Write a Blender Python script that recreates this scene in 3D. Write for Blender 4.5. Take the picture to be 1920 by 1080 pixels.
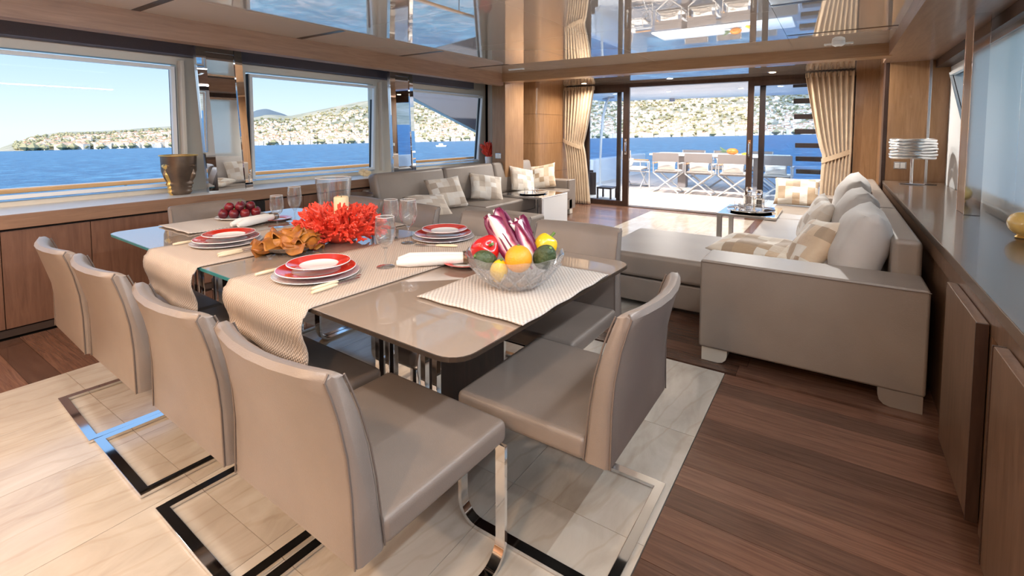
import bpy, bmesh, math, random
from mathutils import Vector, Matrix
random.seed(7)
R_ = math.radians
S = bpy.context.scene
COL = S.collection
for o in list(bpy.data.objects): bpy.data.objects.remove(o, do_unlink=True)

# ------------------------------------------------------------------ camera
cd = bpy.data.cameras.new('camera'); cam = bpy.data.objects.new('camera', cd); COL.objects.link(cam)
cam.location = (0, 0, 1.36); cam.rotation_euler = (R_(90-3.5), 0, R_(33.757))
cd.sensor_width = 36; cd.lens = 911/1920*36; cd.shift_y = -(540-301.7)/1920; cd.shift_x = 0
cd.clip_start = .02; cd.clip_end = 9000
S.camera = cam
# ------------------------------------------------------------------ view
S.view_settings.view_transform = 'Standard'; S.view_settings.look = 'None'
S.view_settings.exposure = 0.72; S.view_settings.gamma = 1; S.view_settings.use_curve_mapping = False
S.cycles.use_denoising = True
S.cycles.max_bounces = 14; S.cycles.diffuse_bounces = 6; S.cycles.glossy_bounces = 6
S.cycles.transmission_bounces = 12; S.cycles.transparent_max_bounces = 24
S.cycles.sample_clamp_indirect = 6.0
# ------------------------------------------------------------------ sky
W = bpy.data.worlds.new('sky'); S.world = W; W.use_nodes = True
nt = W.node_tree; nt.nodes.clear()
tc = nt.nodes.new('ShaderNodeTexCoord'); sp = nt.nodes.new('ShaderNodeSeparateXYZ')
cr = nt.nodes.new('ShaderNodeValToRGB'); bg = nt.nodes.new('ShaderNodeBackground'); ow = nt.nodes.new('ShaderNodeOutputWorld')
nt.links.new(tc.outputs['Generated'], sp.inputs[0]); nt.links.new(sp.outputs['Z'], cr.inputs[0])
nt.links.new(cr.outputs[0], bg.inputs[0]); nt.links.new(bg.outputs[0], ow.inputs[0])
e = cr.color_ramp.elements
e[0].position = 0; e[0].color = (.70, .78, .86, 1); e[1].position = 1; e[1].color = (.16, .36, .75, 1)
for p_, c_ in ((.05, (.58, .72, .88, 1)), (.15, (.36, .56, .84, 1)), (.4, (.28, .48, .80, 1))):
    q = e.new(p_); q.color = c_
bg.inputs[1].default_value = .88
# ------------------------------------------------------------------ sun
sl = bpy.data.lights.new('sun', 'SUN'); sun = bpy.data.objects.new('sun', sl); COL.objects.link(sun)
sl.energy = 4.2; sl.color = (1, .93, .82); sl.angle = R_(.6)
sun.rotation_euler = Vector((-.28, .80, -.53)).to_track_quat('-Z', 'Y').to_euler()
sun.location = (0, -20, 40)
# sky portals in the window and door openings (they give off no light themselves)
def portal(loc, rot, sx, sy):
    l = bpy.data.lights.new('sky_portal', 'AREA'); l.shape = 'RECTANGLE'; l.size = sx; l.size_y = sy
    o = bpy.data.objects.new('sky_portal', l); COL.objects.link(o); o.location = loc; o.rotation_euler = rot
    l.cycles.is_portal = True
portal((-5.07, .45, 1.4), (R_(90), 0, R_(-90)), 3.0, 1.15)
portal((-5.07, 3.4, 1.4), (R_(90), 0, R_(-90)), 1.7, 1.15)
portal((-5.07, 5.6, 1.4), (R_(90), 0, R_(-90)), 1.8, 1.15)
portal((1.07, .4, 1.45), (R_(90), 0, R_(90)), 4.6, 1.2)
portal((1.07, 4.0, 1.45), (R_(90), 0, R_(90)), 2.0, 1.1)
portal((1.07, 5.9, 1.5), (R_(90), 0, R_(90)), 1.4, 1.0)
portal((-1.8, 8.62, 1.1), (R_(90), 0, R_(180)), 4.4, 2.2)

# ================================================================== helpers
class MB:
    def __init__(s): s.v = []; s.f = []
    def add(s, v, f):
        n = len(s.v); s.v += [tuple(p) for p in v]; s.f += [tuple(i+n for i in q) for q in f]; return s
    def box(s, x0, x1, y0, y1, z0, z1):
        return s.add([(x, y, z) for z in (z0, z1) for y in (y0, y1) for x in (x0, x1)],
                     [(0, 2, 3, 1), (4, 5, 7, 6), (0, 1, 5, 4), (2, 6, 7, 3), (0, 4, 6, 2), (1, 3, 7, 5)])
    def cbox(s, c, d): return s.box(c[0]-d[0]/2, c[0]+d[0]/2, c[1]-d[1]/2, c[1]+d[1]/2, c[2]-d[2]/2, c[2]+d[2]/2)
    def loft(s, loops, cap=True, closed=False):
        n = len(loops[0]); v = [p for l in loops for p in l]; f = []; m = len(loops)
        for i in range(m if closed else m-1):
            a = i*n; b = ((i+1) % m)*n
            for j in range(n):
                k = (j+1) % n; f.append((a+j, a+k, b+k, b+j))
        if cap and not closed:
            f.append(tuple(range(n-1, -1, -1))); f.append(tuple(range((m-1)*n, m*n)))
        return s.add(v, f)
    def tube(s, pts, r, n=8, closed=False, cap=True):
        pts = [Vector(p) for p in pts]; m = len(pts); loops = []; up = Vector((0, 0, 1))
        prev = None
        for i, p in enumerate(pts):
            if closed: d = pts[(i+1) % m]-pts[i-1]
            else: d = pts[min(i+1, m-1)]-pts[max(i-1, 0)]
            d.normalize()
            if prev is None:
                a = up if abs(d.z) < .9 else Vector((1, 0, 0)); x = d.cross(a).normalized()
            else: x = (prev-d*prev.dot(d)).normalized()
            prev = x; y = d.cross(x); rr = r[i] if isinstance(r, (list, tuple)) else r
            loops.append([p+(x*math.cos(t)+y*math.sin(t))*rr for t in [2*math.pi*k/n for k in range(n)]])
        return s.loft(loops, cap, closed)
    def lathe(s, prof, n=24, c=(0, 0, 0), sx=1, sy=1, cap=True):
        loops = [[(c[0]+r*sx*math.cos(2*math.pi*k/n), c[1]+r*sy*math.sin(2*math.pi*k/n), c[2]+z) for k in range(n)] for r, z in prof]
        return s.loft(loops, cap)
    def ball(s, c, r, nu=14, nv=10, fn=None):
        if not isinstance(r, (tuple, list)): r = (r, r, r)
        loops = []
        for i in range(nv+1):
            t = math.pi*(i+.001)/(nv+.002); L = []
            for k in range(nu):
                a = 2*math.pi*k/nu; p = Vector((math.sin(t)*math.cos(a), math.sin(t)*math.sin(a), -math.cos(t)))
                q = fn(p, a, t) if fn else p
                L.append((c[0]+q[0]*r[0], c[1]+q[1]*r[1], c[2]+q[2]*r[2]))
            loops.append(L)
        return s.loft(loops)
    def prism(s, poly, ax, a, b):
        def P(u, v, w):
            return (w, u, v) if ax == 'x' else ((u, w, v) if ax == 'y' else (u, v, w))
        return s.loft([[P(u, v, a) for u, v in poly], [P(u, v, b) for u, v in poly]])
    def ribbon(s, path, x0, x1, th):      # flat bar: path in (y,z), width along x
        pts = [Vector((0, p[0], p[1])) for p in path]; m = len(pts); loops = []
        for i, p in enumerate(pts):
            d = (pts[min(i+1, m-1)]-pts[max(i-1, 0)]).normalized(); nn = Vector((0, -d.z, d.y))*th/2
            loops.append([(x0, p.y-nn.y, p.z-nn.z), (x1, p.y-nn.y, p.z-nn.z), (x1, p.y+nn.y, p.z+nn.z), (x0, p.y+nn.y, p.z+nn.z)])
        return s.loft(loops)
    def grid(s, fn, nu, nv):              # open surface from fn(u,v), u,v in 0..1
        v = [fn(i/nu, j/nv) for j in range(nv+1) for i in range(nu+1)]
        f = [(j*(nu+1)+i, j*(nu+1)+i+1, (j+1)*(nu+1)+i+1, (j+1)*(nu+1)+i) for j in range(nv) for i in range(nu)]
        return s.add(v, f)
    def xf(s, M):
        s.v = [tuple(M @ Vector(p)) for p in s.v]; return s
    def mesh(s, name, bevel=0, seg=2, smooth=None):
        me = bpy.data.meshes.new(name); bm = bmesh.new()
        vs = [bm.verts.new(p) for p in s.v]
        for q in s.f:
            try: bm.faces.new([vs[i] for i in q])
            except ValueError: pass
        bmesh.ops.recalc_face_normals(bm, faces=bm.faces[:])
        if bevel:
            ed = [e_ for e_ in bm.edges if len(e_.link_faces) == 2 and e_.calc_face_angle(0) > .5]
            bmesh.ops.bevel(bm, geom=ed, offset=bevel, segments=seg, profile=.5, affect='EDGES', clamp_overlap=True)
        bm.to_mesh(me); bm.free()
        if smooth or (smooth is None and bevel):
            me.polygons.foreach_set('use_smooth', [True]*len(me.polygons))
            me.set_sharp_from_angle(angle=R_(smooth if (smooth and smooth is not True) else 40))
        return me
    def build(s, name, mat, parent=None, bevel=0, seg=2, smooth=None, sub=0, solid=0):
        me = s.mesh(name, bevel, seg, smooth); me.materials.append(mat)
        o = bpy.data.objects.new(name, me); COL.objects.link(o); o.parent = parent
        if bevel:
            m = o.modifiers.new('weighted', 'WEIGHTED_NORMAL'); m.keep_sharp = True; m.weight = 100
        if solid:
            m = o.modifiers.new('solid', 'SOLIDIFY'); m.thickness = solid; m.offset = 0
        if sub:
            m = o.modifiers.new('sub', 'SUBSURF'); m.levels = sub; m.render_levels = sub
        return o
def tag(o, label, cat=None, group=None, kind=None):
    o['label'] = label
    if cat: o['category'] = cat
    if group: o['group'] = group
    if kind: o['kind'] = kind
    return o
def thing(name, label, cat, loc=(0, 0, 0), rz=0, group=None):
    o = bpy.data.objects.new(name, None); COL.objects.link(o); o.empty_display_size = .1
    o.location = loc; o.rotation_euler = (0, 0, rz); return tag(o, label, cat, group)
def dup(root, loc, rz=None, label=None, group=None, name=None):
    r = root.copy(); COL.objects.link(r); r.location = loc
    if rz is not None: r.rotation_euler = (0, 0, rz)
    if label: r['label'] = label
    if group: r['group'] = group
    def kids(a, b):
        for ch in list(a.children):
            c = ch.copy(); COL.objects.link(c); c.parent = b; kids(ch, c)
    kids(root, r); return r
def struct(name, label, mb, mat, bevel=0, **k):
    return tag(mb.build(name, mat, None, bevel, **k), label, kind='structure')
def piece(name, mesh, parent, loc=(0, 0, 0), rot=(0, 0, 0), sc=(1, 1, 1)):
    o = bpy.data.objects.new(name, mesh); COL.objects.link(o); o.parent = parent
    o.location = loc; o.rotation_euler = rot; o.scale = sc; return o

# ================================================================== materials
def newmat(name):
    m = bpy.data.materials.new(name); m.use_nodes = True; t = m.node_tree; b = t.nodes['Principled BSDF']; return m, t, b
def N(t, typ, **k):
    n = t.nodes.new(typ)
    for a, v in k.items():
        if a in n.inputs: n.inputs[a].default_value = v
        else: setattr(n, a, v)
    return n
def ramp(t, stops):
    c = N(t, 'ShaderNodeValToRGB'); el = c.color_ramp.elements
    el[0].position, el[0].color = stops[0][0], (*stops[0][1], 1); el[1].position, el[1].color = stops[-1][0], (*stops[-1][1], 1)
    for p, q in stops[1:-1]: el.new(p).color = (*q, 1)
    return c
def mat(name, col, rough=.5, metal=0, col2=None, ns=6, bump=0, bs=60, coat=0, ior=1.5, spec=.5, stretch=(1, 1, 1), world=False, sheen=0, emit=None, trans=0, detail=4):
    m, t, b = newmat(name)
    b.inputs['Base Color'].default_value = (*col, 1); b.inputs['Roughness'].default_value = rough
    b.inputs['Metallic'].default_value = metal; b.inputs['IOR'].default_value = ior
    b.inputs['Specular IOR Level'].default_value = spec; b.inputs['Coat Weight'].default_value = coat
    b.inputs['Coat Roughness'].default_value = .03; b.inputs['Transmission Weight'].default_value = trans
    if sheen: b.inputs['Sheen Weight'].default_value = sheen
    if emit: b.inputs['Emission Color'].default_value = (*emit[0], 1); b.inputs['Emission Strength'].default_value = emit[1]
    if col2 or bump:
        if world: g = N(t, 'ShaderNodeNewGeometry'); out = g.outputs['Position']
        else: g = N(t, 'ShaderNodeTexCoord'); out = g.outputs['Object']
        mp = N(t, 'ShaderNodeMapping'); mp.inputs['Scale'].default_value = stretch; t.links.new(out, mp.inputs[0])
    if col2:
        n = N(t, 'ShaderNodeTexNoise', Scale=ns, Detail=detail); t.links.new(mp.outputs[0], n.inputs['Vector'])
        c = ramp(t, [(.32, col), (.68, col2)]); t.links.new(n.outputs['Fac'], c.inputs[0]); t.links.new(c.outputs[0], b.inputs['Base Color'])
    if bump:
        n2 = N(t, 'ShaderNodeTexNoise', Scale=bs, Detail=3); t.links.new(mp.outputs[0], n2.inputs['Vector'])
        bp = N(t, 'ShaderNodeBump', Strength=bump, Distance=.01); t.links.new(n2.outputs['Fac'], bp.inputs['Height']); t.links.new(bp.outputs[0], b.inputs['Normal'])
    return m
def wood(name, c1, c2, stretch, rough=.35, coat=0, vary=0, scale=1, spec=.4):
    m, t, b = newmat(name); g = N(t, 'ShaderNodeNewGeometry'); mp = N(t, 'ShaderNodeMapping'); mp.inputs['Scale'].default_value = stretch
    oi = N(t, 'ShaderNodeObjectInfo'); ad = N(t, 'ShaderNodeVectorMath', operation='ADD'); ml = N(t, 'ShaderNodeVectorMath', operation='SCALE'); ml.inputs['Scale'].default_value = 9.0 if vary else 0
    cb = N(t, 'ShaderNodeCombineXYZ')
    for i in range(3): t.links.new(oi.outputs['Random'], cb.inputs[i])
    t.links.new(cb.outputs[0], ml.inputs[0]); t.links.new(g.outputs['Position'], mp.inputs[0]); t.links.new(mp.outputs[0], ad.inputs[0]); t.links.new(ml.outputs[0], ad.inputs[1])
    n = N(t, 'ShaderNodeTexNoise', Scale=3.2*scale, Detail=7, Roughness=.62, Distortion=.7); t.links.new(ad.outputs[0], n.inputs['Vector'])
    c = ramp(t, [(.28, c1), (.5, tuple((a+d)/2 for a, d in zip(c1, c2))), (.72, c2)]); t.links.new(n.outputs['Fac'], c.inputs[0])
    last = c.outputs[0]
    if vary:
        hs = N(t, 'ShaderNodeHueSaturation'); mr = N(t, 'ShaderNodeMapRange'); mr.inputs['To Min'].default_value = 1-vary; mr.inputs['To Max'].default_value = 1+vary
        t.links.new(oi.outputs['Random'], mr.inputs[0]); t.links.new(mr.outputs[0], hs.inputs['Value']); t.links.new(last, hs.inputs['Color']); last = hs.outputs[0]
    t.links.new(last, b.inputs['Base Color'])
    bp = N(t, 'ShaderNodeBump', Strength=.06, Distance=.005); t.links.new(n.outputs['Fac'], bp.inputs['Height']); t.links.new(bp.outputs[0], b.inputs['Normal'])
    b.inputs['Roughness'].default_value = rough; b.inputs['Coat Weight'].default_value = coat; b.inputs['Coat Roughness'].default_value = .06; b.inputs['Specular IOR Level'].default_value = spec
    return m
def thin_glass(name, tint=(1, 1, 1), refl=1.0, rough=.0, ior=1.5, glint_white=0):
    m = bpy.data.materials.new(name); m.use_nodes = True; t = m.node_tree; t.nodes.remove(t.nodes['Principled BSDF']); o = t.nodes['Material Output']
    tr = N(t, 'ShaderNodeBsdfTransparent'); tr.inputs[0].default_value = (*tint, 1); gl = N(t, 'ShaderNodeBsdfGlossy'); gl.inputs['Roughness'].default_value = rough
    fr = N(t, 'ShaderNodeFresnel'); ge = N(t, 'ShaderNodeNewGeometry'); mi = N(t, 'ShaderNodeMapRange'); mi.inputs['To Min'].default_value = ior; mi.inputs['To Max'].default_value = 1/ior; t.links.new(ge.outputs['Backfacing'], mi.inputs[0]); t.links.new(mi.outputs[0], fr.inputs['IOR']); mx = N(t, 'ShaderNodeMixShader'); mu = N(t, 'ShaderNodeMath', operation='MULTIPLY'); mu.inputs[1].default_value = refl
    t.links.new(fr.outputs[0], mu.inputs[0]); t.links.new(mu.outputs[0], mx.inputs[0]); t.links.new(tr.outputs[0], mx.inputs[1]); t.links.new(gl.outputs[0], mx.inputs[2]); last = mx.outputs[0]
    if glint_white:  # white diffuse mixed in for the sparkle of clear glass
        df = N(t, 'ShaderNodeBsdfDiffuse'); df.inputs[0].default_value = (.9, .92, .95, 1); m2 = N(t, 'ShaderNodeMixShader'); m2.inputs[0].default_value = glint_white; t.links.new(last, m2.inputs[1]); t.links.new(df.outputs[0], m2.inputs[2]); last = m2.outputs[0]
    t.links.new(last, o.inputs[0])
    return m
def patches(name, cols, scale, rough=.6, sheen=.3):      # woven patchwork print on the cushions
    m, t, b = newmat(name); tcn = N(t, 'ShaderNodeTexCoord'); mp = N(t, 'ShaderNodeMapping'); mp.inputs['Scale'].default_value = (scale, scale, .01); mp.inputs['Location'].default_value = (.5, .37, .5)
    fl = N(t, 'ShaderNodeVectorMath', operation='FLOOR'); wn = N(t, 'ShaderNodeTexWhiteNoise', noise_dimensions='3D')
    t.links.new(tcn.outputs['Object'], mp.inputs[0]); t.links.new(mp.outputs[0], fl.inputs[0]); oi = N(t, 'ShaderNodeObjectInfo')
    ad = N(t, 'ShaderNodeVectorMath', operation='ADD'); t.links.new(fl.outputs[0], ad.inputs[0]); t.links.new(oi.outputs['Random'], ad.inputs[1]); t.links.new(ad.outputs[0], wn.inputs[0])
    c = ramp(t, [(i/(len(cols)), q) for i, q in enumerate(cols)]); c.color_ramp.interpolation = 'CONSTANT'; t.links.new(wn.outputs[0], c.inputs[0])
    n = N(t, 'ShaderNodeTexNoise', Scale=14, Detail=5); t.links.new(tcn.outputs['Object'], n.inputs['Vector']); mx = N(t, 'ShaderNodeMix', data_type='RGBA', blend_type='OVERLAY'); mx.inputs['Factor'].default_value = .45
    t.links.new(c.outputs[0], mx.inputs['A']); t.links.new(n.outputs['Color'], mx.inputs['B'])
    t.links.new(c.outputs[0], b.inputs['Base Color']); b.inputs['Roughness'].default_value = rough; b.inputs['Sheen Weight'].default_value = sheen
    w = N(t, 'ShaderNodeTexNoise', Scale=9, Detail=4); t.links.new(tcn.outputs['Object'], w.inputs['Vector']); bp = N(t, 'ShaderNodeBump', Strength=.5, Distance=.02); t.links.new(w.outputs['Fac'], bp.inputs['Height']); t.links.new(bp.outputs[0], b.inputs['Normal'])
    return m
def weave(name, c1, c2, sx, sy, rough=.85, bump=.6):
    m, t, b = newmat(name); tcn = N(t, 'ShaderNodeTexCoord'); se = N(t, 'ShaderNodeSeparateXYZ'); t.links.new(tcn.outputs['Object'], se.inputs[0])
    def sn(out, k):
        a = N(t, 'ShaderNodeMath', operation='MULTIPLY'); a.inputs[1].default_value = k; s_ = N(t, 'ShaderNodeMath', operation='SINE'); t.links.new(out, a.inputs[0]); t.links.new(a.outputs[0], s_.inputs[0]); return s_.outputs[0]
    yz = N(t, 'ShaderNodeMath', operation='ADD'); t.links.new(se.outputs['Y'], yz.inputs[0]); t.links.new(se.outputs['Z'], yz.inputs[1])
    mu = N(t, 'ShaderNodeMath', operation='MULTIPLY'); t.links.new(sn(se.outputs['X'], sx), mu.inputs[0]); t.links.new(sn(yz.outputs[0], sy), mu.inputs[1])
    mr = N(t, 'ShaderNodeMapRange'); mr.inputs['From Min'].default_value = -1; t.links.new(mu.outputs[0], mr.inputs[0])
    c = ramp(t, [(.1, c2), (.75, c1)]); t.links.new(mr.outputs[0], c.inputs[0]); t.links.new(c.outputs[0], b.inputs['Base Color'])
    bp = N(t, 'ShaderNodeBump', Strength=bump, Distance=.004); t.links.new(mr.outputs[0], bp.inputs['Height']); t.links.new(bp.outputs[0], b.inputs['Normal']); b.inputs['Roughness'].default_value = rough
    return m

M = {}
M['plank'] = wood('dark_plank', (.085, .040, .026), (.190, .098, .064), (1.2, 22, 1), .27, coat=.25, vary=.36)
M['subfloor'] = mat('subfloor', (.02, .012, .008), .8)
M['marble'] = None
def marble():
    m, t, b = newmat('cream_marble'); g = N(t, 'ShaderNodeNewGeometry'); oi = N(t, 'ShaderNodeObjectInfo'); mp = N(t, 'ShaderNodeMapping'); mp.inputs['Scale'].default_value = (2.6, 1.0, 1); mp.inputs['Rotation'].default_value = (0, 0, .5)
    of = N(t, 'ShaderNodeVectorMath', operation='MULTIPLY_ADD'); of.inputs[1].default_value = (7, 7, 7); t.links.new(oi.outputs['Random'], of.inputs[0]); t.links.new(g.outputs['Position'], of.inputs[2]); t.links.new(of.outputs[0], mp.inputs[0]); n = N(t, 'ShaderNodeTexNoise', Scale=2.2, Detail=8, Roughness=.6, Distortion=1.2); t.links.new(mp.outputs[0], n.inputs['Vector'])
    c = ramp(t, [(.25, (.40, .345, .285)), (.5, (.50, .445, .38)), (.72, (.57, .525, .465))]); t.links.new(n.outputs['Fac'], c.inputs[0])
    w = N(t, 'ShaderNodeTexWave', Scale=1.3, Distortion=9, Detail=4); t.links.new(mp.outputs[0], w.inputs['Vector']); cw = ramp(t, [(.0, (.80, .72, .62)), (.06, (1, 1, 1)), (1, (1, 1, 1))]); t.links.new(w.outputs['Fac'], cw.inputs[0])
    mx = N(t, 'ShaderNodeMix', data_type='RGBA', blend_type='MULTIPLY'); mx.inputs['Factor'].default_value = .35; t.links.new(c.outputs[0], mx.inputs['A']); t.links.new(cw.outputs[0], mx.inputs['B']); t.links.new(mx.outputs['Result'], b.inputs['Base Color'])
    b.inputs['Roughness'].default_value = .13; b.inputs['Specular IOR Level'].default_value = .6; return m
M['marble'] = marble()
M['oak'] = wood('oak_veneer_warm_light', (.25, .130, .058), (.37, .205, .100), (9, 9, .9), .32, coat=.25)  # one oak throughout; the variants below carry local light in their tones
M['oak_h'] = wood('oak_veneer_fascia', (.21, .118, .072), (.32, .190, .120), (9, .7, 9), .36, coat=.15)
M['oak_x'] = wood('oak_veneer_beam', (.27, .145, .068), (.38, .215, .110), (.7, 9, 9), .34, coat=.2)
M['oak_panel'] = wood('oak_panel_low_light', (.125, .060, .038), (.205, .105, .066), (12, 12, 1.0), .38, coat=.12)
M['oak_top'] = wood('oak_worktop_cool_light', (.090, .060, .042), (.160, .110, .078), (9, .8, 1), .24, coat=.35)
M['oak_cab'] = wood('oak_cabinet_cool_light', (.115, .062, .036), (.200, .115, .068), (12, 12, 1.1), .4, coat=.1)
M['cream'] = mat('cream_paint', (.66, .61, .52), .4)
M['white'] = mat('white_paint', (.80, .81, .80), .35)
M['whitefab'] = mat('white_shade_fabric', (.84, .86, .86), .8, bump=.1, bs=200)
def shade_mat():
    m = bpy.data.materials.new('translucent_white_shade'); m.use_nodes = True; t = m.node_tree; t.nodes.remove(t.nodes['Principled BSDF']); o = t.nodes['Material Output']
    d = N(t, 'ShaderNodeBsdfDiffuse'); d.inputs[0].default_value = (.86, .88, .88, 1); g = N(t, 'ShaderNodeBsdfTranslucent'); g.inputs[0].default_value = (.97, .93, .86, 1); x = N(t, 'ShaderNodeMixShader'); x.inputs[0].default_value = .55
    t.links.new(d.outputs[0], x.inputs[1]); t.links.new(g.outputs[0], x.inputs[2]); t.links.new(x.outputs[0], o.inputs[0]); return m
M['whitefab'] = shade_mat()
M['slate'] = mat('slate_blind_fabric', (.13, .13, .165), .8, bump=.2, bs=150)
def lacquer():
    m = bpy.data.materials.new('glossy_cream_lacquer'); m.use_nodes = True; t = m.node_tree; t.nodes.remove(t.nodes['Principled BSDF']); o = t.nodes['Material Output']
    d = N(t, 'ShaderNodeBsdfDiffuse'); d.inputs[0].default_value = (.86, .82, .74, 1); g = N(t, 'ShaderNodeBsdfGlossy'); g.inputs['Roughness'].default_value = .008; g.inputs[0].default_value = (.97, .97, .96, 1)
    f = N(t, 'ShaderNodeFresnel'); f.inputs['IOR'].default_value = 1.6; x = N(t, 'ShaderNodeMixShader'); ma = N(t, 'ShaderNodeMath', operation='MULTIPLY_ADD', use_clamp=True); ma.inputs[1].default_value = 1.35; ma.inputs[2].default_value = .14; t.links.new(f.outputs[0], ma.inputs[0]); t.links.new(ma.outputs[0], x.inputs[0]); t.links.new(d.outputs[0], x.inputs[1]); t.links.new(g.outputs[0], x.inputs[2]); t.links.new(x.outputs[0], o.inputs[0]); return m
M['ceil'] = lacquer()
M['black'] = mat('black_gloss', (.012, .011, .011), .25)
M['gasket'] = mat('black_gasket', (.012, .014, .018), .5)
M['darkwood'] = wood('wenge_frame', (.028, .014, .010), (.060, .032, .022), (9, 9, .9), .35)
M['chrome'] = mat('chrome', (.82, .83, .85), .06, 1)
M['silver'] = mat('polished_silver', (.80, .82, .84), .18, .75)
M['steel'] = mat('brushed_steel', (.60, .61, .63), .22, 1)
M['mirror'] = mat('mirror_glass', (.88, .90, .92), .0, 1)
M['leather'] = mat('taupe_leather', (.205, .165, .139), .33, col2=(.238, .192, .162), ns=5, bump=.10, bs=320, spec=.5)
M['leather_s'] = mat('taupe_sofa_leather', (.225, .185, .155), .38, col2=(.262, .218, .184), ns=3, bump=.10, bs=260, spec=.5)
M['piping'] = mat('taupe_piping', (.15, .115, .095), .5)
M['greyfab'] = mat('silver_grey_cotton', (.50, .47, .44), .7, col2=(.57, .54, .51), ns=4, bump=.5, bs=7, sheen=.3)
M['patch'] = patches('patchwork_silk', [(.72, .62, .50), (.50, .36, .23), (.80, .75, .66), (.42, .31, .21), (.66, .50, .34), (.78, .70, .58)], 12.5)
M['patch_w'] = patches('patchwork_pale_silk', [(.74, .68, .60), (.58, .50, .42), (.80, .77, .72), (.50, .42, .34), (.70, .62, .52), (.78, .74, .68)], 12.5)
M['curtain'] = mat('gold_beige_curtain', (.50, .37, .24), .7, col2=(.58, .45, .31), ns=8, sheen=.4, bump=.1, bs=200)
M['runner'] = weave('beige_woven_runner', (.60, .49, .405), (.41, .315, .25), 420, 420)
M['matw'] = weave('ribbed_placemat', (.70, .63, .57), (.44, .375, .325), 380, 300)
M['taupeglass'] = mat('taupe_back_painted_glass', (.33, .255, .20), .02, spec=.9, coat=.6)
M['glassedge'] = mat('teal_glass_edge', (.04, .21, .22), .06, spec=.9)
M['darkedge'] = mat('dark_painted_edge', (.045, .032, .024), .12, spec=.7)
M['red'] = mat('red_glaze', (.62, .035, .018), .12, coat=.5)
M['porcelain'] = mat('white_porcelain', (.82, .80, .77), .12, coat=.4)
M['lace'] = mat('clear_textured_charger', (.68, .68, .68), .15, coat=.5, bump=.6, bs=90)
M['coral'] = mat('red_coral', (.72, .045, .022), .45, col2=(.82, .10, .05), ns=20, bump=.3, bs=60)
M['candle'] = mat('ivory_wax', (.80, .62, .36), .5)
M['napkin'] = mat('white_linen', (.80, .78, .75), .8, bump=.2, bs=120)
M['ivory'] = mat('ivory_handle', (.78, .66, .46), .3)
M['glass'] = thin_glass('clear_glassware', (.975, .985, .985), 2.4, 0, glint_white=.02)
M['cut'] = thin_glass('cut_glass', (.96, .97, .98), 2.4, .02, glint_white=.05)
M['glassthick'] = mat('cut_crystal', (1, 1, 1), .0, trans=1, ior=1.5)
M['pane'] = thin_glass('window_pane', (.97, .985, .985), .08)
M['pane_d'] = thin_glass('door_pane_blue_tint', (.87, .93, .99), .6)
M['orange'] = mat('orange_peel', (.90, .36, .02), .4, bump=.25, bs=120)
M['yellow'] = mat('yellow_pepper_skin', (.88, .54, .015), .2, coat=.4)
M['redpep'] = mat('red_pepper_skin', (.60, .012, .010), .18, coat=.5)
M['avo'] = mat('avocado_skin', (.035, .060, .022), .5, col2=(.075, .105, .040), ns=30, bump=.7, bs=70)
M['stem'] = mat('green_stem', (.12, .22, .05), .6)
M['plum'] = mat('plum_skin', (.26, .012, .016), .28, col2=(.07, .008, .016), ns=8)
M['dried'] = mat('dried_orange_slice', (.52, .20, .025), .4, col2=(.30, .09, .015), ns=18, bump=.4, bs=50)
M['bronze'] = mat('aged_bronze', (.13, .095, .075), .36, .7, col2=(.20, .145, .10), ns=10)
M['gold'] = mat('gilded_edge', (.78, .52, .16), .3, .55)
M['brownleather'] = mat('brown_leather', (.075, .045, .030), .5, bump=.2, bs=150)
M['teak'] = wood('varnished_teak', (.44, .22, .085), (.60, .33, .145), (9, .6, 9), .25, coat=.5)
M['deck'] = wood('pale_teak_deck', (.66, .55, .47), (.76, .66, .58), (9, .6, 1), .5)
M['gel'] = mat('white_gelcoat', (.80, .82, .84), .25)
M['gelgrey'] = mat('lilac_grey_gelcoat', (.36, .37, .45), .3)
M['canvas'] = mat('grey_canvas', (.27, .245, .245), .8, bump=.2, bs=200)
M['offwhite'] = mat('off_white_cushion', (.76, .74, .71), .8)
M['alu'] = mat('pale_aluminium', (.62, .63, .65), .35, .6)
M['navy'] = mat('navy_mesh', (.05, .09, .17), .7)
M['banana'] = mat('banana_skin', (.86, .52, .03), .45)
M['pine'] = mat('pineapple_leaf', (.10, .16, .09), .6)
M['amber'] = mat('amber_glass_egg', (.72, .46, .10), .08, col2=(.86, .66, .28), ns=14, coat=.8)
M['plastic'] = mat('white_plastic', (.82, .82, .80), .4)
M['lampglow'] = mat('lamp_disc', (1, .9, .75), .5, emit=((1, .82, .58), 9))
M['fill_strip_face'] = mat('fill_strip_diffuser', (.85, .87, .9), .5)
M['toe'] = mat('toe_kick', (.05, .03, .022), .5)

# ================================================================== shell
ZC = 2.22; XL = -4.47; XR = .43
fl = struct('floor', 'dark wooden plank floor with cream marble inlays', MB().box(-5.0, 1.0, -3.2, 8.55, -.10, -.02), M['subfloor'])
pm_ = MB().box(0, 1, 0, 1, -.018, 0).mesh('plank'); pm_.materials.append(M['plank'])
tm_ = MB().box(0, 1, 0, 1, -.018, .001).mesh('marble_tile'); tm_.materials.append(M['marble'])
MX0, MX1, MY1 = -3.57, -.48, 2.87
IX0, IX1, IY0, IY1 = -2.6, -1.0, 3.30, 8.15
TX, TY = .515, .685
for i in range(6):
    for j in range(8):
        piece('marble_tile', tm_, fl, (MX0+i*TX+.001, MY1-(j+1)*TY+.001, 0), sc=(TX-.002, TY-.002, 1))
for i in range(3):
    for j in range(7):
        piece('marble_tile', tm_, fl, (IX0+i*(1.6/3)+.001, IY1-(j+1)*(IY1-IY0)/7+.001, 0), sc=(1.6/3-.002, (IY1-IY0)/7-.002, 1))
PW = .131; rnd = random.Random(3)
k = 0; y0 = -1.3
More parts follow.
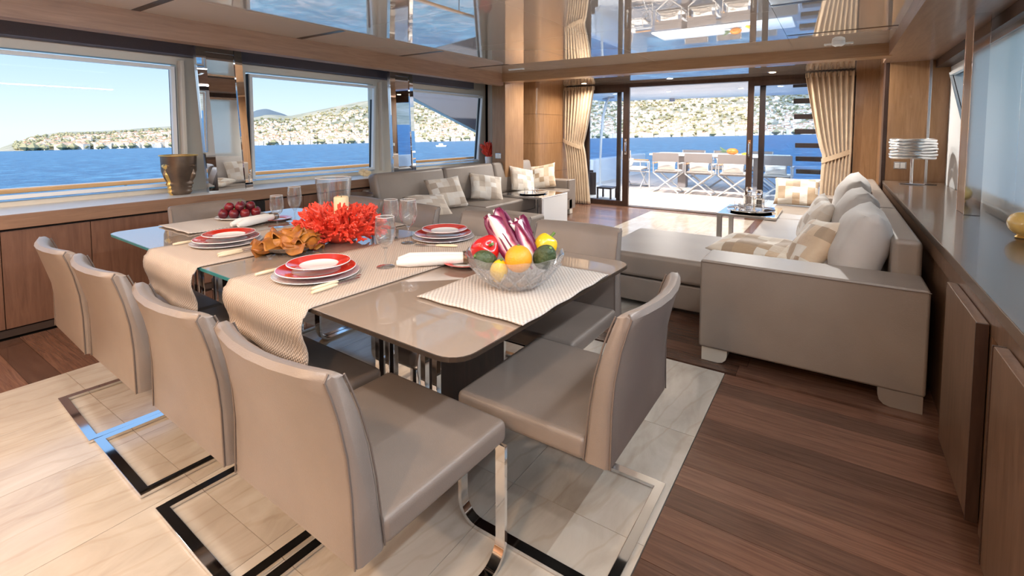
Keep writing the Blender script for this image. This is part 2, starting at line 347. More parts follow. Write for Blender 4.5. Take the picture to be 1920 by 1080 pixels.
def segs(a, b):
    x = a+rnd.uniform(.5, 1.6); out = []; s = a
    while x < b-.35: out.append((s, x)); s = x; x += rnd.uniform(1.2, 2.0)
    out.append((s, b)); return out
while y0 < 8.5:
    y1 = min(y0+PW, 8.5); yc = (y0+y1)/2
    if yc < MY1: spans = [(-4.45, MX0-.002), (MX1+.002, .46)]
    elif yc < IY0: spans = [(-4.45, .46)]
    elif yc < IY1: spans = [(-4.45, IX0-.002), (IX1+.002, .46)]
    else: spans = [(-4.45, .46)]
    ya, yb = y0, y1
    if y0 < MY1 < y1 and yc < MY1: yb = MY1
    for a, b in spans:
        for s0, s1 in segs(a, b):
            piece('plank', pm_, fl, (s0+.0008, ya+.001, rnd.uniform(-.0006, .0006)), sc=(s1-s0-.0016, yb-ya-.002, 1))
    y0 = y1
struct('floor_trim', 'dark threshold strip along the aft sliding doors', MB().box(-4.4, .46, 8.38, 8.56, -.02, .012), M['darkwood'], .004)

# ceiling: lacquered panels with joints, dark slots
ce = struct('ceiling', 'glossy cream lacquered ceiling panels', MB().box(-5.0, 1.05, -3.2, 8.6, ZC+.03, ZC+.10), M['black'])
YS = [-3.2, -1.1, .17, 1.44, 2.71, 3.98, 5.25, 6.02]
cm_ = MB().box(0, 1, 0, 1, 0, .025).mesh('ceiling_panel'); cm_.materials.append(M['ceil'])
XS = [-4.2, -3.55, -1.895, -.41, .39]
for i in range(len(XS)-1):
    for j in range(len(YS)-1):
        g = .026 if i in (0, 3) else .0025
        ga = g/2; yy0, yy1 = YS[j]+ga, YS[j+1]-ga
        if i == 3: yy0 -= .17 if j else 0; yy1 -= .17 if j < len(YS)-2 else 0
        if j == len(YS)-2: yy1 = YS[j+1]
        piece('ceiling_panel', cm_, ce, (XS[i]+.0012, yy0, ZC), sc=(XS[i+1]-XS[i]-.0024, yy1-yy0, 1))
for y_ in (.17, 1.44, 2.71, 3.98, 5.24):
    MB().box(XS[0]+.005, XS[1]-.005, y_-.028, y_+.028, ZC-.0015, ZC+.02).build('air_slot', M['black'], ce)
for y_ in (2.55, 3.82, 5.08):
    MB().box(XS[3]+.005, XS[4]-.005, y_-.024, y_+.024, ZC-.0015, ZC+.02).build('air_slot', M['black'], ce)
aft = MB().box(-4.9, .9, 6.25, 8.6, 2.20, 2.225).build('aft_ceiling_panel', M['ceil'], ce)
struct('trim_1', 'oak veneered beam across the ceiling in front of the lounge doors', MB().box(-4.22, .42, 6.02, 6.25, 2.095, ZC+.03), M['oak_x'], .004)
# left fascia + recess
struct('trim_2', 'long oak fascia above the port windows', MB().prism([(-4.2, 2.05), (-4.2, ZC+.03), (-4.30, ZC+.03), (-4.30, 2.045), (-4.24, 2.035)], 'y', -3.2, 6.05), M['oak_h'])
struct('trim_3', 'grey slate blind cassette strip above the port windows', MB().box(-4.93, -4.80, -3.2, 6.1, 2.025, ZC+.05), M['slate'], .004)
# left wall with window openings
wl = MB()
WX = -4.95
for a, b, z0, z1 in ((-3.2, 6.6, -.1, .85), (-3.2, 6.6, 1.955, 2.30), (-3.2, -1.05, .85, 1.955), (1.98, 2.60, .85, 1.955), (4.21, 4.72, .85, 1.955)):
    wl.box(WX-.10, WX, a, b, z0, z1)
wl.prism([(6.40, .85), (6.6, .85), (6.6, 1.955), (6.52, 1.955)], 'x', WX-.10, WX)
struct('wall_left', 'cream painted port side wall between the windows', wl, M['cream'])
def window(n, label, pts, x, t=.03, fm='white', inset=1):
    """frame ring, black gasket and a pane, pts are (y,z) corners counter-clockwise"""
    def ring(a, b, xa, xb):
        m = MB(); c = Vector((sum(p[0] for p in pts)/4, sum(p[1] for p in pts)/4))
        def off(d):
            out = []
            for p in pts:
                q = Vector(p)-c; out.append((p[0]-math.copysign(d, q.x), p[1]-math.copysign(d, q.y)))
            return out
        A, B = off(a), off(b)
        for i in range(4):
            j = (i+1) % 4; m.prism([A[i], A[j], B[j], B[i]], 'x', xa, xb)
        return m, B
    fr, _ = ring(-.05, .022, x-.005, x+.035)
    o = struct('window_%d' % n, label, fr, M[fm])
    g, B = ring(.018, .034, x-.06, x+.012); g.build('gasket', M['gasket'], o)
    MB().prism(B, 'x', x-.05, x-.044).build('pane', M['pane'], o)
    return o
window(1, 'large forward port window with white frame and black gasket', [(-1.05, .85), (1.98, .85), (1.98, 1.955), (-1.05, 1.955)], WX)
window(2, 'middle port window with white frame between the two mirrored columns', [(2.60, .85), (4.21, .85), (4.25, 1.955), (2.60, 1.955)], WX)
window(3, 'aft port window with raked edge above the long sofa', [(4.72, .85), (6.40, .85), (6.52, 1.955), (4.72, 1.955)], WX)
tag(MB().box(-4.93, -4.86, 1.985, 2.015, .85, 1.99).build('trim_4', M['cream'], bevel=.006), 'slim cream upright beside the first mirrored column', kind='structure')
tag(MB().box(-4.93, -4.86, 4.27, 4.31, .85, 1.99).build('trim_5', M['cream'], bevel=.006), 'slim cream upright beside the second mirrored column', kind='structure')
# left counter
lc = thing('sideboard', 'long low oak sideboard under the port windows', 'sideboard', (0, 0, 0))
MB().box(-4.95, XL, -3.0, 6.6, .72, .815).build('worktop', M['oak_h'], lc, .006)
MB().box(-4.95, XL-.01, -3.0, 6.6, .805, .8165).build('marble_top', M['white'], lc, .002)
MB().box(-4.95, XL-.05, -3.0, 6.6, .05, .72).build('carcass', M['subfloor'], lc)
ys = [-3.0, -1.6, -.6, .27, .745, 1.205, 1.95, 2.9, 3.9, 4.9, 5.9, 6.6]
for a, b in zip(ys, ys[1:]):
    MB().box(XL-.045, XL-.02, a+.002, b-.002, .06, .705).build('panel', M['oak_panel'], lc, .002)
MB().box(-4.9, XL-.03, -3.0, 6.6, 0.002, .05).build('plinth', M['toe'], lc)
MB().box(XL-.022, XL-.016, 2.27, 2.50, .60, .705).build('vent', M['black'], lc)
# port forward and aft walls
fw = MB().box(-5.05, 1.05, -3.30, -3.2, -.1, 2.3)
struct('wall_front', 'oak bulkhead at the forward end of the saloon', fw, M['oak'])
# aft-left oak uprights
struct('trim_6', 'pale oak upright with a switch plate beside the aft port window', MB().box(-4.45, -4.2, 6.10, 6.62, 0.0, 2.2), M['oak'], .006)
struct('wall_return', 'cream return wall closing the aft port window bay', MB().box(-4.95, -4.45, 6.60, 6.66, 0.0, 2.2), M['cream'])
cabp = MB(); rr = .09; prof = [(-4.95, 7.32)]
for i in range(7):
    a = R_(-90+15*i); prof.append((-4.35-rr+rr*math.cos(a), 7.32+rr+rr*math.sin(a)))
prof += [(-4.35, 8.45), (-4.95, 8.45)]
w_ = struct('wall_back', 'curved corner oak cabinet wall beside the left curtain', cabp.prism(prof, 'z', 0, 2.21), M['oak'], smooth=30)
for zz in (.62, 1.14, 1.66):
    MB().prism([(p[0]+(.0015 if i > 0 and i < len(prof)-1 else 0), p[1]-.0015) for i, p in enumerate(prof)], 'z', zz, zz+.004).build('joint', M['darkwood'], w_)
struct('wall_back_port', 'oak return wall closing the aft port corner', MB().box(-5.05, -4.9, 6.6, 8.5, -.1, 2.3), M['oak'])
# aft right
struct('wall_back_starboard', 'oak wall panel, warm light in its tone, right of the tied curtain', MB().box(.19, .95, 8.2, 8.5, 0, 2.21), M['oak'], .004)
wr2 = struct('wall_lamp_panel', 'oak wall panel, warm light in its tone, behind the silver table lamp', MB().box(.45, .95, 6.70, 8.2, 0, 2.21), M['oak'], .004)
struct('trim_7', 'dark oak strip at the corner of the starboard wall', MB().box(.415, .449, 6.70, 6.95, 0, 2.14), M['darkwood'])
struct('trim_8', 'polished steel edge strip of the starboard window bay', MB().box(.775, .80, 6.64, 6.70, .82, 2.12), M['steel'], .003)
# starboard soffit and wall
struct('trim_9', 'glossy brown oak soffit above the starboard counter', MB().box(.39, .83, -3.2, 6.7, 2.10, ZC+.04), M['oak_h'], .004)
struct('trim_10', 'dark blind cassette strip above the starboard windows', MB().box(.83, .95, -3.2, 6.7, 2.02, ZC+.05), M['darkwood'])
RX = .95
wr = MB()
for a, b, z0, z1 in ((-3.2, 6.75, -.1, .88), (-3.2, 6.75, 2.0, 2.3), (-3.2, -1.9, .88, 2.0), (2.75, 3.0, .88, 2.0), (5.02, 5.28, .88, 2.0), (5.28, 6.75, .88, 1.10), (5.28, 6.75, 1.97, 2.0)):
    wr.box(RX, RX+.10, a, b, z0, z1)
wr.prism([(5.40, 1.10), (6.75, 1.10), (6.75, 1.97), (6.60, 1.97)], 'x', RX, RX+.10)
struct('wall_right', 'white painted starboard side wall', wr, M['white'])
def window_r(n, label, pts):
    o = window(n, label, pts, RX, fm='white'); 
    return o
def win_right(n, label, pts):
    c = Vector((sum(p[0] for p in pts)/4, sum(p[1] for p in pts)/4))
    def off(d): return [(p[0]-math.copysign(d, p[0]-c.x), p[1]-math.copysign(d, p[1]-c.y)) for p in pts]
    def ring(a, b, xa, xb):
        m = MB(); A, B = off(a), off(b)
        for i in range(4):
            j = (i+1) % 4; m.prism([A[i], A[j], B[j], B[i]], 'x', xa, xb)
        return m
    o = struct('window_%d' % n, label, ring(-.05, .02, RX-.03, RX+.01), M['white'])
    ring(.016, .032, RX-.008, RX+.06).build('gasket', M['gasket'], o)
    MB().prism(off(.03), 'x', RX+.044, RX+.05).build('pane', M['pane'], o)
win_right(4, 'raked starboard window with black gasket behind the table lamp', [(5.28, 1.10), (5.40, 1.10), (6.60, 1.97), (5.28, 1.97)])
win_right(5, 'wide forward starboard window beside the camera', [(-1.9, .88), (2.75, .88), (2.75, 2.0), (-1.9, 2.0)])
win_right(6, 'starboard window covered by the white fabric shade', [(3.0, .88), (5.02, .88), (5.02, 2.0), (3.0, 2.0)])
sh = thing('roller_shade', 'white fabric shade panel on the starboard wall beside the amber egg', 'shade', (.90, 4.0, .86))
for i, (a, b) in enumerate(((-1.0, .1), (.102, 1.2))):
    MB().grid(lambda u, v: (0, a+(b-a)*u, 1.12*v), 2, 2).build('fabric_panel', M['whitefab'], sh)
MB().box(-.02, .02, -1.0, 1.2, 1.12, 1.17).build('head_rail', M['steel'], sh, .003)
# wood post with steel edges
po = thing('window_post', 'oak post with polished steel edges standing on the starboard counter', 'post', (.735, 4.33, .821))
MB().box(-.035, .035, -.11, .12, 0, 1.28).build('post_core', M['oak'], po, .002)
MB().box(-.04, .04, -.124, -.11, 0, 1.28).build('edge_strip', M['chrome'], po, .002)
MB().box(-.038, .038, .12, .13, 0, 1.28).build('edge_strip', M['chrome'], po, .002)

# starboard counter cabinet
rc = thing('counter_cabinet', 'long oak counter, cool light in its tone, along the starboard side with open door', 'cabinet', (0, 0, 0))
MB().box(XR, RX-.02, -2.8, 6.68, .775, .82).build('worktop', M['oak_top'], rc, .004)
MB().box(XR+.005, XR+.03, -2.8, 6.68, .70, .775).build('apron', M['oak_cab'], rc, .002)
MB().box(XR+.35, RX-.02, -2.8, 6.68, .0, .775).build('back_panel', M['oak_cab'], rc)
MB().box(XR+.02, XR+.35, 2.70, 6.68, .0, .70).build('carcass', M['oak_cab'], rc, .002)
MB().box(XR+.005, XR+.36, 2.12, 2.145, .02, .70).build('divider', M['oak_cab'], rc)
MB().box(XR+.005, XR+.36, 1.2, 1.225, .02, .70).build('divider', M['oak_cab'], rc)
for zz in (.08, .40): MB().box(XR+.02, XR+.35, 1.225, 2.12, zz, zz+.03).build('shelf', M['oak_cab'], rc, .002)
d1 = MB().box(XR-.03, XR+.003, 2.14, 2.66, .06, .735).build('door', M['oak_cab'], rc, .004)
MB().box(XR-.032, XR-.001, 2.132, 2.1395, .06, .735).build('door_edge', M['darkwood'], d1)
d2 = MB().box(XR-.03, XR+.003, .9, 1.93, .06, .735).build('door', M['oak_cab'], rc, .004)
MB().box(XR-.032, XR-.001, 1.931, 1.9385, .06, .735).build('door_edge', M['darkwood'], d2)
MB().box(XR+.02, XR+.35, -2.8, 1.2, .0, .70).build('carcass', M['oak_cab'], rc)
MB().box(XR+.0, XR+.02, -2.8, .88, .06, .735).build('door', M['oak_cab'], rc, .003)

# sliding doors
DY = 8.45
MB()
hd = struct('door_frame', 'dark wooden header above the sliding doors to the aft deck', MB().box(-4.35, .22, DY-.05, DY+.08, 2.14, 2.2), M['darkwood'], .004)
def sliding(n, label, x0, x1, y, mglass, wst):
    o = struct('door_%d' % n, label, MB().box(x0, x0+wst, y-.025, y+.025, .012, 2.14).box(x1-wst, x1, y-.025, y+.025, .012, 2.14).box(x0+wst, x1-wst, y-.024, y+.024, .012, .09).box(x0+wst, x1-wst, y-.024, y+.024, 2.06, 2.14), M['darkwood'])
    MB().box(x0+wst, x1-wst, y-.004, y+.004, .09, 2.06).build('pane', mglass, o)
    return o
dl = sliding(1, 'left glass sliding door panel with dark frame and chrome handle', -3.98, -3.10, DY-.03, M['pane_d'], .11)
MB().tube([(-3.155, DY-.06, .98), (-3.155, DY-.10, 1.0), (-3.155, DY-.10, 1.16), (-3.155, DY-.06, 1.18)], .011).box(-3.175, -3.135, DY-.062, DY-.055, .94, 1.22).build('handle', M['chrome'], dl)
sliding(2, 'second left sliding door panel stacked behind the first', -4.2, -3.28, DY+.035, M['pane_d'], .07)
dr = sliding(3, 'right glass sliding door panel with dark frame and chrome handle', -1.18, .16, DY-.03, M['pane_d'], .085)
MB().tube([(-1.14, DY-.06, .98), (-1.14, DY-.10, 1.0), (-1.14, DY-.10, 1.16), (-1.14, DY-.06, 1.18)], .011).box(-1.16, -1.12, DY-.062, DY-.055, .94, 1.22).build('handle', M['chrome'], dr)
sliding(4, 'second right sliding door panel stacked behind the first', -1.02, .2, DY+.035, M['pane_d'], .08)

# curtains
def curtain(name, label, xa, xb, ztie, tie_a, tie_b, bot_a, bot_b, y, folds, left):
    c = thing(name, label, 'curtain', ((xa+xb)/2, y, .015)); cx = (xa+xb)/2
    top = 2.15
    def f(u, v):
        z = top*v; zt = ztie
        if z > zt:
            k = (z-zt)/(top-zt); k = k**.75; a = tie_a+(xa-tie_a)*k; b = tie_b+(xb-tie_b)*k
        else:
            k = (zt-z)/zt; k = k**.6; a = tie_a+(bot_a-tie_a)*k; b = tie_b+(bot_b-tie_b)*k
        w = b-a; amp = .018+.035*min(1, w/.5)*(1-.5*abs(v-.5))
        x = a+w*u+.012*math.sin(u*folds*2*math.pi+1.3+v*2)
        yy = amp*math.sin(u*folds*2*math.pi+math.sin(v*5+u*3)*.35)+.01*math.sin(u*folds*4.1*math.pi)
        return (x-cx, yy, z)
    MB().grid(f, 110, 36).build('drape', M['curtain'], c, smooth=True, solid=.006)
    hdr = MB().grid(lambda u, v: (xa-cx+(xb-xa)*u, .012+.026*math.sin(u*folds*2*math.pi*1.6), top-.05+.07*v), 110, 3).build('heading', M['curtain'], c, smooth=True, solid=.006)
    tz0, tz1 = (ztie-.05, ztie+.05) if left else (ztie-.06, ztie+.10)
    pts = []; n = 28
    for i in range(n):
        t = 2*math.pi*i/n; xx = (tie_a+tie_b)/2-cx+(tie_b-tie_a+.03)/2*math.cos(t)
        s = math.cos(t)*(-1 if left else 1); pts.append((xx, .06*math.sin(t)*1.2, ztie+.075*s))
    loops = [[(p[0], p[1], p[2]-.035), (p[0]*1.0, p[1]*1.06, p[2]-.035), (p[0], p[1]*1.06, p[2]+.035), (p[0], p[1], p[2]+.035)] for p in pts]
    MB().loft(loops, False, True).build('tie_band', M['curtain'], c, smooth=50)
    return c
curtain('curtain', 'gold beige curtain tied back at the left of the deck doors', -4.34, -3.72, 1.10, -4.33, -3.93, -4.22, -3.78, 8.26, 9, True)
curtain('curtain', 'gold beige curtain tied back at the right of the deck doors', -.40, .17, 1.00, -.16, .16, -.20, .15, 8.10, 8, False)

# ================================================================== mirrored columns
def column(label, y0, y1, zt, K):
    c = thing('mirrored_column', label, 'mirror', (-4.60, (y0+y1)/2, .8175)); w = (y1-y0)/2; h = zt-.818
    def pan(pts, z0, z1):
        return MB().loft([[(x, y+K*z0/h, z0) for x, y in pts], [(x, y+K*z1/h, z1) for x, y in pts]])
    pan([(-.05, -w), (-.012, -w), (-.012, w), (-.05, w)], 0, h).build('backing', M['steel'], c)
    pan([(-.012, -w+.075), (0, -w+.075), (0, w-.075), (-.012, w-.075)], .09, h-.09).build('mirror_panel', M['mirror'], c)
    pan([(-.012, -w), (.0, -w), (.011, -w+.073), (-.012, -w+.073)], 0, h).build('bevelled_strip', M['mirror'], c)
    pan([(-.012, w-.073), (.011, w-.073), (.0, w), (-.012, w)], 0, h).build('bevelled_strip', M['mirror'], c)
    for z0, z1 in ((0, .088), (h-.088, h)):
        pan([(-.012, -w+.075), (.006, -w+.075), (.006, w-.075), (-.012, w-.075)], z0, z1).build('bevelled_strip', M['mirror'], c)
    return c
column('wide bevelled mirror column leaning beside the bronze face pot', 2.067, 2.455, 2.14, -.075)
column('narrow bevelled mirror column above the long sofa back', 4.225, 4.61, 2.14, -.05)

# ================================================================== dining table (slightly rotated)
TA = R_(-1.9); TC = Vector((-2.2, 1.605, 0))
TL, TW = 2.82, 1.21
def tw(x, y, z=0):      # table-rotation helper: point on the table plan given in room coordinates
    return (x, y, z)
dt = thing('dining_table', 'long taupe glass dining table with chrome trestle legs', 'table', TC, TA)
def rrect(hx, hy, r, n=6):
    out = []
    for cx, cy, a0 in ((hx-r, hy-r, 0), (-hx+r, hy-r, 90), (-hx+r, -hy+r, 180), (hx-r, -hy+r, 270)):
        for i in range(n+1):
            a = R_(a0+90*i/n); out.append((cx+r*math.cos(a), cy+r*math.sin(a)))
    return out
MB().prism(rrect(TL/2-.004, TW/2-.004, .075), 'z', .736, .7502).build('glass_top', M['taupeglass'], dt, smooth=30)
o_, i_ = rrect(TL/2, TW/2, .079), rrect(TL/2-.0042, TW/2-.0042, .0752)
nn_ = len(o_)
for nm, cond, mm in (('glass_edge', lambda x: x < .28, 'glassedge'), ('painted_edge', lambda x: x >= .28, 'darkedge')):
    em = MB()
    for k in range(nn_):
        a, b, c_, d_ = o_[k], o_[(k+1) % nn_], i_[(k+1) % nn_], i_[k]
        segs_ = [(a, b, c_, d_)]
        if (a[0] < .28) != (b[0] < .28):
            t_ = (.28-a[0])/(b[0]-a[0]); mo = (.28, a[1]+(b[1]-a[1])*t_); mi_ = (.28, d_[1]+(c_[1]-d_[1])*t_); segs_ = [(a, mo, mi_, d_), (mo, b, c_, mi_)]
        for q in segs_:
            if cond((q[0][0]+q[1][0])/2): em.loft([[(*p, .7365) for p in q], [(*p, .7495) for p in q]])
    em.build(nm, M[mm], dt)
MB().prism(rrect(TL/2-.03, TW/2-.03, .06), 'z', .722, .736).build('under_frame', M['darkwood'], dt)
for sx in (-1, 1):
    lg = MB().box(sx*.86-.05, sx*.86+.05, -.27, .27, .02, .722).build('pedestal', M['darkwood'], dt, .004)
    for sy in (-1, 1):
        MB().box(sx*.86-.055, sx*.86+.055, sy*.275-.008, sy*.275+.008, .02, .722).build('edge_plate', M['chrome'], lg, .002)
    MB().box(sx*.86-.11, sx*.86+.11, -.34, .34, .0015, .02).build('foot_plate', M['chrome'], lg, .003)
    for q in (-.16, -.10, .10, .16):
        MB().box(sx*.86+q-.012, sx*.86+q+.012, -.30, -.276, .02, .722).build('leg_bar', M['chrome'], dt, .002)
MB().tube([(-.75, 0, .09), (.75, 0, .09)], .018, 10).build('stretcher', M['chrome'], dt, smooth=40)

# ================================================================== dining chairs
def make_chair(label):
    c = thing('dining_chair', label, 'chair', (0, 0, 0), 0, 'taupe leather cantilever dining chairs')
    w = .275
    MB().box(-w, w, .075, .565, .388, .462).build('seat', M['leather'], c, .022, 3)
    # back: loft across x
    zs = [.395, .47, .56, .65, .74, .80, .835]
    def prof(t, sh):
        L = []; cyf = lambda z: -.042*(1-t*t)*min(1, max(0, (z-.40)/.32))
        for z in zs:
            q = max(0, (z-.55)/.3); L.append((cyf(z)-.055*q*q+sh, z+(sh*.6 if z == zs[-1] else 0)))
        topy = L[-1][0]
        L.append((topy+.010, .850-sh)); L.append((topy+.028, .850-sh))
        for z in reversed(zs):
            q = max(0, (z-.55)/.3); q2 = (z-.395)/.455
            L.append((cyf(z)-.055*q*q+.082-.036*q2-sh, z))
        return L
    loops = []
    for x, sh in ((-w, .014), (-w+.006, .004), (-w+.018, 0), (-.19, 0), (-.1, 0), (0, 0), (.1, 0), (.19, 0), (w-.018, 0), (w-.006, .004), (w, .014)):
        loops.append([(x*(1-.085*(p[1]-.395)/.455), p[0], p[1]) for p in prof(x/w, sh)])
    b = MB().loft(loops).build('backrest', M['leather'], c, smooth=50)
    for s in (-1, 1):
        pr_ = prof(1, .0); tp = lambda z: 1-.085*(z-.395)/.455
        pts = [(s*(w-.007)*tp(p[1]), p[0]-.0005, p[1]) for p in pr_[:8]]
        MB().tube(pts, .0028, 6).build('piping', M['piping'], b, smooth=True)
        pts = [(s*(w-.007)*tp(p[1]), p[0]+.0005, p[1]) for p in pr_[9:]]
        MB().tube(pts, .0028, 6).build('piping', M['piping'], b, smooth=True)
        path = [(.026, .0085)]+[(y, .0085) for y in (.2, .36, .47)]
        for i in range(1, 8):
            a = R_(-90+90*i/7); path.append((.47+.075*math.cos(a), .0835+.075*math.sin(a)))
        path += [(.545, .25), (.545, .385)]
        MB().ribbon(path, s*(w-.012)-.018, s*(w-.012)+.018, .013).build('leg', M['chrome'], c, smooth=35)
    MB().box(-w-.006, w+.006, -.006, .028, .002, .0152).build('rear_bar', M['chrome'], c, .002)
    MB().box(-w+.03, w-.03, .10, .54, .376, .389).build('seat_plate', M['black'], c)
    return c
ch = make_chair('taupe leather dining chair nearest the camera on the window side of the table')
ch.location = (-1.115, .655, .0015); ch.rotation_euler = (0, 0, R_(-1.5))
G = 'taupe leather cantilever dining chairs'
dup(ch, (-1.70, .665, .0015), R_(-2), 'second taupe leather dining chair in the near row, counted from the camera')
dup(ch, (-2.375, .68, .0015), R_(-2), 'third taupe leather dining chair in the near row, counted from the camera')
dup(ch, (-2.94, .69, .0015), R_(-3), 'farthest taupe leather dining chair in the near row, beside the wood floor edge')
dup(ch, (-.505, 1.525, .0015), R_(90), 'taupe leather dining chair at the starboard table end by the fruit bowl')
dup(ch, (-3.69, 1.66, .0015), R_(-90), 'taupe leather dining chair at the port table end by the plate of plums')
dup(ch, (-1.17, 2.37, .0015), R_(180), 'taupe leather dining chair across the table behind the bowl of fruit')
dup(ch, (-1.74, 2.39, .0015), R_(180), 'taupe leather dining chair across the table behind the red radicchio')
dup(ch, (-2.46, 2.39, .0015), R_(180), 'taupe leather dining chair across the table left of the lone far plate')
dup(ch, (-3.03, 2.41, .0015), R_(180), 'taupe leather dining chair across the table hidden behind the red coral')

# ================================================================== table setting
ZT = .7512
def runner(label, x0, x1, yn, yf, drop):
    lx = (x0+x1)/2-TC.x; r = thing('table_runner', label, 'runner', (TC.x+lx*math.cos(TA), TC.y+lx*math.sin(TA), ZT), TA)
    w = (x1-x0)/2; h = TW/2+.004
    path = [(-h-.026+.011*math.sin(i*.8+.4), -drop+drop*i/8) for i in range(8)]
    path += [(-h-.020, -.02), (-h-.008, .002), (-h+.012, .0045)]
    path += [(-h+.012+(2*h-.024)*i/12, .0045) for i in range(1, 12)]
    path += [(h-.012, .0045), (h+.008, .002), (h+.020, -.02)] + [(h+.028, -.02-(drop*.8)*i/6) for i in range(1, 7)]
    m = len(path)-1
    def f(u, v):
        i = min(int(v*m+1e-6), m); y, z = path[i]; wob = .012*math.sin(u*6+.6) if z < -.03 else 0
        return (-w+2*w*u, y+(wob*(-z/drop)), z)
    MB().grid(f, 14, m).build('cloth', M['runner'], r, smooth=60, solid=.004)
    return r
runner('beige woven runner hanging over the table edge farther from the camera', -2.90, -2.33, 1.03, 2.24, .21)
runner('beige woven runner hanging over the table edge nearer the camera', -2.03, -1.46, .985, 2.21, .20)
def placemat(label, x0, x1, y0, y1, seed):
    r = random.Random(seed)
    o = MB().grid(lambda u, v: (-(x1-x0)/2+(x1-x0)*u, -(y1-y0)/2+(y1-y0)*v+.003*math.sin(u*17), .003+.0022*math.sin(v*21+seed)*(u > .0)), 26, 34).build('placemat', M['matw'], smooth=True, solid=.004)
    o.location = ((x0+x1)/2, (y0+y1)/2, ZT+.003); o.rotation_euler = (0, 0, R_(-1)); return tag(o, label, 'placemat')
placemat('ribbed pale placemat under the cut glass fruit bowl', -1.25, -.785, 1.25, 1.905, 1)
placemat('ribbed pale placemat under the plate of plums', -3.59, -3.15, 1.30, 1.95, 2)
ZR = ZT+.0075
def plate_set(x, y, z0, tagname):
    g = 'red rimmed plate stacks'
    o = MB().lathe([(.11, 0), (.148, .004), (.174, .012), (.173, .0145), (.142, .0075), (.0, .006)], 40).build('charger', M['lace'], smooth=40)
    o.location = (x, y, z0); tag(o, 'clear textured charger under the red plates '+tagname, 'plate')
    def rp(name, r, z, lab, dx):
        t = thing(name, lab, 'plate', (x+dx[0], y+dx[1], z0+z))
        MB().lathe([(.0, .0), (r*.55, 0), (r*.62, .005), (r*.62, .009), (r*.55, .0045), (.0, .004)], 40).build('white_centre', M['porcelain'], t, smooth=40)
        MB().lathe([(r*.62, .0052), (r*.95, .0165), (r, .018), (r*.995, .0205), (r*.93, .0195), (r*.62, .0095), (r*.62, .0052)], 48, cap=False).build('red_rim', M['red'], t, smooth=40)
        MB().tube([(r*math.cos(a), r*math.sin(a), .0192) for a in [2*math.pi*i/48 for i in range(48)]], .0022, 6, closed=True).build('white_edge', M['porcelain'], t, smooth=True)
    rp('dinner_plate', .158, .0125, 'red rimmed dinner plate '+tagname, (0, 0))
    rp('soup_plate', .126, .0345, 'red rimmed white soup plate stacked on top '+tagname, (.0, .012))
plate_set(-1.80, 1.215, ZR, 'on the nearer runner, window side')
plate_set(-2.72, 1.30, ZR, 'on the farther runner, window side')
plate_set(-1.83, 2.04, ZR, 'on the nearer runner, lounge side')
plate_set(-2.62, 2.07, ZR, 'behind the red coral')
def cutlery(kind, label, x, y, ang):
    t = thing(kind, label, kind, (x, y, ZR+.002), ang)
    MB().tube([(0, -.115, .006), (0, -.09, .0065), (0, -.02, .006), (0, 0, .005)], [.005, .0075, .0065, .004], 8).build('handle', M['ivory'], t, smooth=True)
    if kind == 'knife':
        MB().prism([(-.004, 0), (.007, .005), (.010, .06), (.006, .105), (-.004, .118)], 'z', .004, .0055).build('blade', M['steel'], t)
    else:
        MB().tube([(0, 0, .005), (0, .05, .005)], .003, 6).build('neck', M['steel'], t)
        MB().prism([(-.004, .05), (.004, .05), (.011, .065), (.011, .075), (-.011, .075), (-.011, .065)], 'z', .004, .006).build('fork_head', M['steel'], t)
        for q in (-.009, -.003, .003, .009): MB().box(q-.0014, q+.0014, .075, .115, .004, .006).build('tine', M['steel'], t)
cutlery('knife', 'ivory handled knife beside the nearer runner edge', -1.625, 1.19, 0)
cutlery('knife', 'second ivory handled knife next to the plates on the nearer runner', -1.595, 1.165, R_(3))
cutlery('fork', 'ivory handled fork left of the plates on the nearer runner', -1.985, 1.17, 0)
cutlery('knife', 'ivory handled knife on the farther runner facing the dried slices', -2.47, 1.25, 0)
cutlery('knife', 'second ivory handled knife on the farther runner', -2.435, 1.235, R_(2))
cutlery('fork', 'ivory handled fork left of the plates on the farther runner', -2.88, 1.22, 0)
cutlery('knife', 'ivory handled knife left of the lounge side plate', -1.995, 2.06, R_(180))
cutlery('fork', 'ivory handled fork in front of the lounge side plate', -1.72, 1.86, R_(115))
# stem glasses
def goblet(label, x, y, h, r, z0=ZR):
    t = thing('wine_glass', label, 'glass', (x, y, z0), 0, 'stemmed wine glasses')
    MB().lathe([(.0, .0), (r*.85, .0), (r*.85, .002), (.008, .006), (.0, .006)], 28).build('foot', M['glass'], t, smooth=40)
    st = .38*h
    MB().lathe([(.0055, .005), (.0045, st*.5), (.0055, st*.9), (.011, st)], 12).build('stem', M['glass'], t, smooth=True)
    MB().lathe([(.010, st), (r*.72, st+.10*h), (r*.98, st+.25*h), (r, st+.36*h), (r*.86, h), (r*.85, h), (r*.97, st+.36*h), (r*.69, st+.115*h), (.004, st+.012)], 32, cap=False).build('bowl', M['glass'], t, smooth=True)
    MB().tube([(r*.855*math.cos(a), r*.855*math.sin(a), h) for a in [2*math.pi*i/32 for i in range(32)]], .0012, 5, closed=True).build('rim', M['porcelain'], t, smooth=True)  # white ring paints the bright edge glint onto clear glass
goblet('wine glass beside the white napkin roll near the bowl of fruit', -1.646, 1.454, .225, .047)
goblet('wine glass behind the nearest one, close to the lounge side plate', -1.90, 1.84, .235, .048)
goblet('taller wine glass near the plums, left of the coral', -2.93, 1.83, .24, .045)
goblet('shorter wine glass near the plums, left of the coral', -2.90, 1.69, .20, .042)
goblet('wine glass lying between the two runners behind the coral', -2.10, 1.90, .22, .045, ZT)
